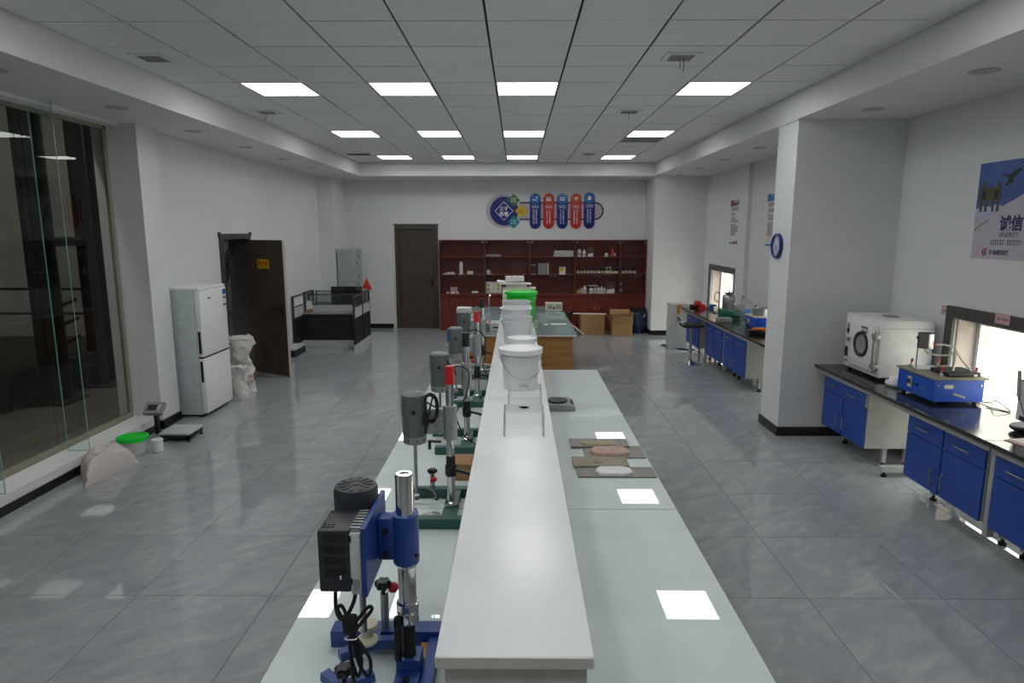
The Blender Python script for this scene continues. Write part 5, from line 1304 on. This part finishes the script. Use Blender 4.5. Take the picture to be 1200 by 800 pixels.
# ---- blue tester with clamps, cup and hoses
ts = thing('blue_tester', 'bright blue tester box with steel top plate, hoses and raised cup', 'tester', (3.54, 5.34, BZ))
q = lambda: MB(ts)
TX0, TX1, TY0, TY1, T0, T1 = 3.34, 3.74, 5.10, 5.6, BZ + .025, 1.005
bx = q().rbox(TX0, TX1, TY0, TY1, T0, T1, .004, 1).build('case', 'machine_blue')
for x_ in (TX0 + .04, TX1 - .04):
    for y in (TY0 + .04, TY1 - .04): q().cyl((x_, y, BZ + .001), (x_, y, T0), .018, n=10).build('foot', 'rubber')
q().rbox(TX0 - .015, TX1 + .02, TY0 - .015, TY1 + .015, T1, T1 + .018, .003, 1).build('top_plate', 'tan_frame')
mb = q()
for k in range(16): mb.box(TX0 - .002, TX0 - .0003, TY0 + .06 + k * .02, TY0 + .068 + k * .02, T0 + .02, T0 + .032)
mb.build('vent_slots', 'poster_blue', bx)
mb = q()
for k in range(12): mb.box(TX0 - .002, TX0 - .0003, TY0 + .12 + k * .022, TY0 + .132 + k * .022, T1 - .03, T1 - .016)
mb.build('vent_slots', 'poster_blue', bx)
sw = q().box(TX0 - .004, TX0 - .0003, TY1 - .2, TY1 - .15, T0 + .05, T0 + .14).build('switch_plate', 'cream_plastic', bx)
q().box(TX0 - .012, TX0 - .004, TY1 - .19, TY1 - .16, T0 + .08, T0 + .12).build('switch', 'dark_plastic', bx)
for k, c_ in enumerate(('teal_plastic', 'black_plastic')): q().cyl((TX0, TY1 - .24 - .04 * k, T0 + .09), (TX0 - .012, TY1 - .24 - .04 * k, T0 + .09), .009, n=10).build('button', c_, bx)
q().box(TX0 - .002, TX0 - .0003, TY0 + .1, TY0 + .17, T0 + .07, T0 + .1).build('badge', 'poster_blue', bx)
q().box(TX0 + .08, TX0 + .15, TY0 - .003, TY0 - .0003, T0 + .11, T0 + .14).build('rating_plate', 'cream_plastic', bx)
for x_ in (TX0 + .03, TX1 - .03): q().cyl((x_, TY0 - .008, T0 + .135), (x_, TY0, T0 + .135), .009, n=10).build('screw', 'steel', bx)
q().cyl((TX0 + .16, TY0, T0 + .065), (TX0 + .21, TY0 - .06, T0 + .05), .01, n=10).build('crank', 'white_metal', bx)
q().rbox(3.46, 3.72, 5.13, 5.36, T1 + .019, T1 + .055, .004, 1).build('sample_tray', 'dark_steel')
q().box(3.4, 3.6, 5.4, 5.56, T1 + .019, T1 + .028).build('steel_sheet', 'white_metal')
for x_, y in ((3.39, 5.52), (3.6, 5.5), (3.42, 5.16), (3.68, 5.14)):
    k = q().box(x_ - .014, x_ + .014, y - .012, y + .012, T1 + .019, T1 + .04).cyl((x_, y, T1 + .035), (x_ + .008, y, T1 + .07), .007, n=8).build('toggle_clamp', 'steel')
    q().cyl((x_ + .008, y, T1 + .065), (x_ + .012, y, T1 + .095), .009, n=8).build('clamp_grip', 'red_plastic', k)
q().cyl((3.405, 5.47, T1 + .018), (3.405, 5.47, 1.29), .005, n=8).build('stand_rod', 'poster_brown')
cu = q().lathe([(.001, 1.2), (.058, 1.2), (.06, 1.206), (.06, 1.325), (.063, 1.328), (.057, 1.328), (.055, 1.21), (.001, 1.21)], (3.465, 5.47, 0), 28).build('cup', 'steel')
q().cyl((3.52, 5.46, 1.235), (3.545, 5.45, 1.235), .009, n=8).build('tap', 'red_plastic', cu)
q().ball((3.398, 5.47, 1.29), .012, 6).build('rod_knob', 'black_plastic')
J = (3.66, 5.36, 1.195)
q().tube([(3.54, 5.45, 1.235), (3.6, 5.42, 1.235), (3.655, 5.38, 1.22), J, (3.68, 5.3, 1.12), (3.7, 5.2, 1.05)], .008, 8).build('hose', 'cream_plastic')
q().tube([(3.45, 5.45, 1.2), (3.47, 5.44, 1.165), (3.53, 5.42, 1.15), (3.62, 5.38, 1.155), J], .008, 8).build('hose', 'cream_plastic')
q().tube([J, (3.64, 5.33, 1.16), (3.58, 5.25, 1.09), (3.54, 5.2, 1.05)], .008, 8).build('hose', 'cream_plastic')
tag(MB().tube([(3.77, 5.2, BZ + .006), (3.8, 5.1, BZ + .02), (3.78, 5.02, BZ + .06), (3.79, 4.95, BZ + .04), (3.8, 4.88, BZ + .006), (3.75, 4.98, BZ + .006), (3.72, 5.03, BZ + .006)], .004, 6).build('thin_cable', 'rubber'), 'thin black wire looping on the bench beside the blue tester', 'cable')
# ---- right end of the near bench
t = thing('burette_stand', 'white instrument case with a clamped dropper at the bench end', 'instrument', (3.75, 4.5, BZ))
MB(t, True).rbox(-.1, .14, -.2, .14, .02, .32, .01).build('case', 'white_plastic')
MB(t, True).box(-.102, -.0995, -.16, .1, .025, .06).build('dark_base', 'dark_plastic')
for y in (-.15, .1): MB(t, True).cyl((0, y, .001), (0, y, .02), .02, n=10).build('foot', 'rubber')
MB(t, True).cyl((-.05, .05, .32), (-.05, .05, .34), .008, n=8).bar((-.05, .05, .335), (-.13, .1, .32), .012, .012).build('clamp_arm', 'steel')
MB(t, True).cyl((-.135, .105, .39), (-.12, .105, .2), .013, n=10).cyl((-.12, .105, .2), (-.118, .105, .17), .006, n=8).build('dropper', 'stone_reveal')
MB(t, True).tube([(-.12, .1, .2), (-.11, .06, .1), (-.12, .0, .03), (-.16, -.02, .01), (-.14, .06, .008), (-.1, .1, .012)], .003, 5).build('lead', 'print_dark')
t = thing('computer_mouse', 'black and silver rounded handset on the bench beside the pink papers', 'mouse', (3.52, 4.4, BZ + .001))
MB(t, True).ball((0, 0, .03), 1, 10, (.075, .07, .03)).build('base', 'black_plastic')
MB(t, True).ball((0, 0, .04), 1, 10, (.07, .062, .027)).build('shell', 'light_grey_plastic')
tag(MB().obox((3.4, 4.17, BZ + .003), (1, .25, 0), (-.25, 1, 0), (0, 0, 1), .13, .07, .002).build('pink_booklet', 'paper_pink'), 'pink sheet lying on the bench edge in front of the handset', 'paper')
tag(MB().obox((3.41, 4.18, BZ + .0063), (1, .1, 0), (-.1, 1, 0), (0, 0, 1), .1, .045, .001).build('white_sheet', 'sheet_white'), 'white slip lying on top of the pink sheet', 'paper')
# ---- pink notes at the window
def note(label, y, z, w, h, x_):
    t = thing('pink_note', label, 'note', (x_, y, z), -PI / 2)
    MB(t, True).box(0, w, -.002, 0, 0, h).build('paper', 'paper_pink')
    mb = MB(t, True)
    for k in range(6): glyph_marks(mb, .012 + k * (w - .024) / 6, h * .35, (w - .024) / 6.4, -.0022)
    mb.build('lettering', 'print_dark')
note('pink paper note on the wall beside the dark window frame', 5.975, 1.425, .13, .085, XR - .001)
note('pink paper note stuck on top of the dark window frame', 5.26, 1.445, .16, .085, XR - .0265)
# ---- sincerity poster
po = thing('wall_poster', 'poster with a bronze vessel and eagle above dark blue characters', 'poster', (XR - .001, 5.665, 1.95), -PI / 2)
PL = lambda: MB(po, True)
PW, PH = .66, .783
z_ = lambda v: v - 1.95
PL().box(0, PW, -.004, 0, 0, PH).build('sheet', 'poster_paper')
PL().prism([(0.0, z_(2.25)), (.56, z_(2.48)), (PW, z_(2.525)), (PW, PH), (0, PH)], -.005, -.004, 'xz').build('sky_picture', 'poster_sky')
PL().prism([(0.0, z_(2.25)), (.3, z_(2.374)), (.25, z_(2.40)), (.18, z_(2.375)), (.1, z_(2.385)), (0, z_(2.36))], -.0056, -.005, 'xz').build('snow_ground', 'poster_snow')
dg = PL().prism([(.03, z_(2.44)), (.04, z_(2.515)), (.27, z_(2.515)), (.28, z_(2.44)), (.26, z_(2.425)), (.05, z_(2.425))], -.0066, -.0056, 'xz').prism([(.025, z_(2.515)), (.285, z_(2.515)), (.28, z_(2.53)), (.03, z_(2.53))], -.007, -.0056, 'xz')
for u in (.05, .225): dg.box(u, u + .04, -.007, -.0056, z_(2.53), z_(2.575))
for u in (.045, .1, .18, .235): dg.box(u, u + .028, -.0068, -.0056, z_(2.335), z_(2.426))
dg.build('bronze_vessel', 'bronze')
for u in (.06, .2): PL().box(u, u + .04, -.0075, -.0067, z_(2.44), z_(2.505)).build('vessel_relief', 'bird_dark')
PL().prism([(.3, z_(2.54)), (.33, z_(2.565)), (.335, z_(2.6)), (.27, z_(2.625)), (.26, z_(2.635)), (.33, z_(2.617)), (.36, z_(2.622)), (.39, z_(2.645)), (.455, z_(2.665)), (.47, z_(2.65)), (.42, z_(2.615)), (.385, z_(2.585)), (.4, z_(2.56)), (.36, z_(2.553)), (.32, z_(2.53))], -.0068, -.0056, 'xz').build('eagle', 'bird_dark')
PL().obox((.085, -.0046, z_(2.229)), (.164, 0, .087), (0, 1, 0), (-.087, 0, .164), .093, .0006, .003).build('rule_line', 'bird_dark')
def ptext(body, size, mat, u, z, **k): return lettering(body, size, mat, po, (u, -.0045, z_(z)), **k)
ptext('诚信', .125, 'poster_navy', .295, 2.193, bold=.004)
ptext('SINERITY', .052, 'print_dark', .3, 2.132, shear=.2)
mb = PL()
for r_ in range(2):
    for k in range(13):
        if k != 6: glyph_marks(mb, .215 + k * .026, z_(2.09 - r_ * .024), .021, -.0042)
mb.build('small_print', 'print_dark')
PL().tube([(.185, -.0046, z_(2.035)), (.16, -.0046, z_(2.033)), (.142, -.0046, z_(2.01)), (.15, -.0046, z_(1.982)), (.165, -.0046, z_(1.978))], .006, 6).build('logo_arc', 'red_plastic')
PL().tube([(.182, -.0046, z_(2.02)), (.168, -.0046, z_(2.012)), (.168, -.0046, z_(1.992)), (.186, -.0046, z_(1.988))], .005, 6).build('logo_letter', 'poster_navy')
ptext('中油联科技', .045, 'poster_navy', .205, 1.99, bold=.001)
# ---- narrow posters beyond the pillar
def slim_poster(label, y, w, z0, z1, hm, x_):
    t = thing('wall_poster', label, 'poster', (x_, y, z0), -PI / 2)
    H = z1 - z0
    MB(t, True).box(0, w, -.004, 0, 0, H).build('sheet', 'poster_white')
    MB(t, True).prism([(0, H * .86), (w * .5, H * .87), (w, H * .9), (w, H), (0, H)], -.005, -.004, 'xz').build('header', hm)
    MB(t, True).prism([(0, 0), (w, 0), (w, H * .12), (w * .75, H * .06), (w * .3, H * .035), (0, H * .03)], -.005, -.004, 'xz').build('footer', hm)
    mb = MB(t, True)
    for k in range(4): glyph_marks(mb, w * .3 + k * w * .14, H * .93, w * .12, -.0052)
    mb.build('title', 'print_white')
    mb = MB(t, True)
    rg = random.Random(2)
    for r_ in range(17):
        if r_ in (2, 5, 9): continue
        for k in range(rg.randint(6, 12)): glyph_marks(mb, w * .12 + k * w * .065, H * (.8 - r_ * .038), w * .055, -.0042)
    mb.build('body_text', 'print_dark')
slim_poster('tall narrow poster with brown header above the far window', 12.14, .5, 1.95, 2.72, 'poster_brown', XR - .001)
slim_poster('tall narrow poster with blue header half hidden by the pillar', 10.38, .55, 1.95, 2.735, 'poster_blue', XR - .001)
# ---- clock on the pillar
ck = thing('wall_clock', 'round blue rimmed wall clock on the white pillar', 'clock', (2.809, 7.1, 2.02))
MB(ck, True).lathe([(.105, -.012), (.108, -.03), (.118, -.036), (.132, -.03), (.136, 0), (.001, 0)], n=36, axis='x').build('rim', 'clock_blue')
MB(ck, True).lathe([(.001, -.014), (.108, -.014), (.108, -.011), (.001, -.011)], n=36, axis='x').build('face', 'clock_face')
for k in range(12):
    a = 2 * PI * k / 12
    MB(ck, True).obox((-.015, .088 * math.cos(a), .088 * math.sin(a)), (0, math.cos(a), math.sin(a)), (0, -math.sin(a), math.cos(a)), (1, 0, 0), .01, .003, .001).build('hour_mark', 'print_dark')
MB(ck, True).bar((-.017, 0, 0), (-.017, .035, -.045), .006, .002, (1, 0, 0)).build('hour_hand', 'print_dark')
MB(ck, True).bar((-.019, 0, 0), (-.019, -.03, -.07), .004, .002, (1, 0, 0)).build('minute_hand', 'print_dark')
# ---- bar stool
t = thing('bar_stool', 'chrome bar stool with low black seat by the far bench', 'stool', (2.88, 10.66, 0.0))
MB(t, True).lathe([(.001, 0), (.19, 0), (.19, .008), (.1, .025), (.03, .05), (.028, .08), (.001, .08)], n=32).build('base', 'chrome')
MB(t, True).cyl((0, 0, .05), (0, 0, .62), .025, n=16).build('column', 'chrome')
MB(t, True).rbox(-.17, .17, -.17, .17, .62, .67, .02, 3).build('seat', 'black_plastic')
MB(t, True).tube([(-.15, .12, .66), (-.2, .1, .74), (-.2, -.1, .74), (-.15, -.12, .66)], .013, 8).rbox(-.215, -.19, -.11, .11, .7, .78, .01).build('back_rest', 'chrome')
# ---- grey end box, glove, floor cables
t = thing('end_box', 'pale grey upright metal box at the far end of the bench', 'box', (2.99, 12.2, 0.0))
MB(t, True).rbox(-.13, .2, -.16, .16, 0, .84, .006).build('body', 'light_grey_plastic')
MB(t, True).rbox(-.134, -.13, -.13, .12, .04, .8, .002, 1).build('door', 'light_grey_plastic')
MB(t, True).tube([(-.05, -.162, .42), (-.03, -.175, .47), (-.02, -.162, .52)], .006, 6).build('handle', 'vent_grey')
tag(MB().rbox(2.97, 3.02, 12.0, 12.035, .66, .82, .015).rbox(2.98, 3.06, 12.0, 12.03, .8, .838, .012).build('work_glove', 'orange_plastic'), 'orange work glove hung on the grey end box', 'glove')
tag(MB().tube([(3.3, 11.9, .006), (3.1, 12.0, .006), (2.85, 12.3, .006), (2.8, 12.45, .006), (2.95, 12.4, .006), (3.0, 12.0, .008), (3.15, 11.75, .006)], .012, 6).build('floor_cable', 'drum_blue'), 'dark blue cable looped on the floor by the end box', 'cable')
tag(MB().bar((2.98, 11.72, .012), (3.12, 11.62, .012), .05, .02).build('power_strip', 'white_plastic'), 'white power strip on the floor beside the blue cable', 'power strip')
# ---- apparatus on the far bench
zb = BZ + .001
t = thing('red_valve', 'red plastic valve on the far bench next to the blue fitting', 'valve', (3.32, 11.72, zb))
MB(t, True).lathe([(.001, -.05), (.055, -.05), (.06, 0), (.055, .05), (.001, .05)], (-.05, .05, .075), 14, 'x').cyl((-.02, .03, .07), (.08, -.02, .03), .035, n=10).build('body', 'red_plastic')
MB(t, True).box(-.04, .1, -.05, .08, 0, .03).build('foot', 'red_plastic')
t = thing('blue_fitting', 'small blue fitting with a dark jet on the far bench', 'fitting', (3.5, 11.66, zb))
MB(t, True).cyl((0, 0, 0), (0, 0, .08), .04, n=12).cyl((0, 0, .06), (.07, -.04, .06), .02, n=10).build('body', 'sign_sky')
MB(t, True).cyl((-.08, 0, .02), (.0, 0, .04), .012, n=8).build('jet', 'black_plastic')
tag(MB().tube([(3.36, 11.88, zb + .01), (3.25, 11.9, zb + .12), (3.1, 11.9, zb + .2), (3.0, 11.91, zb + .16), (3.12, 11.9, zb + .05)], .007, 6).build('white_hose', 'white_plastic'), 'white hose arching over the far bench end', 'hose')
tag(MB().rbox(3.16, 3.3, 11.82, 11.93, zb, zb + .05, .01).build('black_clip', 'black_plastic'), 'small black clamp on the bench corner by the end box', 'clamp')
tag(MB().rbox(3.6, 3.75, 11.1, 11.4, zb, zb + .14, .01).build('pale_carton', 'light_grey_plastic'), 'pale carton below the far window', 'box')
t = thing('ring_stand', 'thin brown ring stand beside the green motor', 'stand', (3.42, 11.0, zb))
MB(t, True).box(-.08, .08, -.06, .06, 0, .012).cyl((0, 0, .01), (0, 0, .36), .008, n=8).build('rod', 'poster_brown')
MB(t, True).tube([(0, 0, .34), (-.05, 0, .36), (-.08, 0, .3), (-.07, 0, .22), (-.02, 0, .2)], .009, 6).build('hook', 'poster_brown')
t = thing('green_pump', 'green based vacuum pump with steel canisters on the far bench', 'pump', (3.42, 10.45, zb))
MB(t, True).rbox(-.14, .14, -.17, .17, .02, .13, .02).build('motor_base', 'teal_plastic')
MB(t, True).rbox(-.12, .12, -.15, .15, 0, .02, .004).build('foot_plate', 'black_plastic')
MB(t, True).lathe([(.001, .13), (.09, .13), (.1, .15), (.1, .32), (.08, .36), (.03, .38), (.001, .38)], (.0, .05, 0), 20).build('canister', 'steel')
MB(t, True).lathe([(.001, .13), (.05, .13), (.05, .3), (.02, .32), (.001, .32)], (.0, -.1, 0), 16).build('canister', 'vent_grey')
MB(t, True).box(-.06, .05, .02, .08, .38, .4).cyl((0, .05, .38), (0, .05, .43), .014, n=8).build('lid_clamp', 'black_plastic')
t = thing('desiccator', 'clear glass desiccator with domed lid on the far bench', 'desiccator', (3.5, 10.05, zb))
MB(t, True).lathe([(.001, 0), (.1, 0), (.11, .06), (.15, .09), (.15, .22), (.165, .23), (.165, .245), (.14, .245), (.14, .1), (.001, .1)], n=32).build('bowl', 'clear_glass')
MB(t, True).lathe([(.165, .246), (.165, .26), (.12, .31), (.05, .345), (.02, .35), (.02, .37), (.035, .375), (.035, .385), (.001, .385)], n=32).build('lid', 'clear_glass')
MB(t, True).lathe([(.02, .35), (.02, .37), (.04, .376), (.04, .388), (.001, .388)], n=16).build('knob', 'vent_grey')
MB(t, True).box(-.03, .06, -.152, -.148, .12, .2).build('label', 'poster_blue')
tag(MB().rbox(3.1, 3.3, 9.9, 10.1, zb, zb + .06, .008).build('grey_dish', 'vent_grey'), 'low grey dish before the desiccator', 'dish')
t = thing('sieve_shaker', 'blue and white shaker box carrying a steel sieve basket', 'shaker', (3.5, 9.45, zb))
MB(t, True).rbox(-.1, .22, -.22, .2, .015, .15, .006).build('case', 'machine_blue')
MB(t, True).rbox(-.105, .225, -.225, .205, .15, .165, .004, 1).build('top', 'cream_plastic')
MB(t, True).box(-.103, -.1, .02, .1, .05, .11).build('switch', 'yellow_plastic')
for x_ in (-.07, .19):
    for y in (-.18, .16): MB(t, True).cyl((x_, y, 0), (x_, y, .015), .018, n=8).build('foot', 'rubber')
MB(t, True).lathe([(.001, .165), (.12, .165), (.12, .27), (.125, .275), (.115, .275), (.11, .175), (.001, .175)], (.06, .0, 0), 24).build('basket', 'rough_aluminium')
MB(t, True).cyl((.0, .08, .275), (.0, .08, .31), .012, n=8).build('peg', 'black_plastic')
t = thing('blue_upright', 'tall bright blue instrument box close to the pillar', 'instrument', (3.6, 8.85, zb))
MB(t, True).rbox(-.12, .15, -.15, .15, .01, .33, .006).build('case', 'lab_blue')
MB(t, True).box(-.122, -.12, -.1, .1, .2, .28).build('display', 'screen_black')
for x_ in (-.08, .1):
    for y in (-.1, .1): MB(t, True).cyl((x_, y, 0), (x_, y, .012), .015, n=8).build('foot', 'rubber')
t = thing('power_drill', 'black and orange hand drill lying on the far bench edge', 'drill', (3.26, 8.72, zb))
MB(t, True).rbox(-.12, .12, -.05, .05, .0, .06, .012).rbox(.02, .1, -.16, -.04, .005, .05, .012).build('body', 'black_plastic')
MB(t, True).rbox(-.08, .1, -.04, .04, .06, .09, .01).build('shell', 'orange_plastic')
MB(t, True).cyl((-.12, 0, .035), (-.18, 0, .035), .018, .01, n=10).build('chuck', 'dark_plastic')
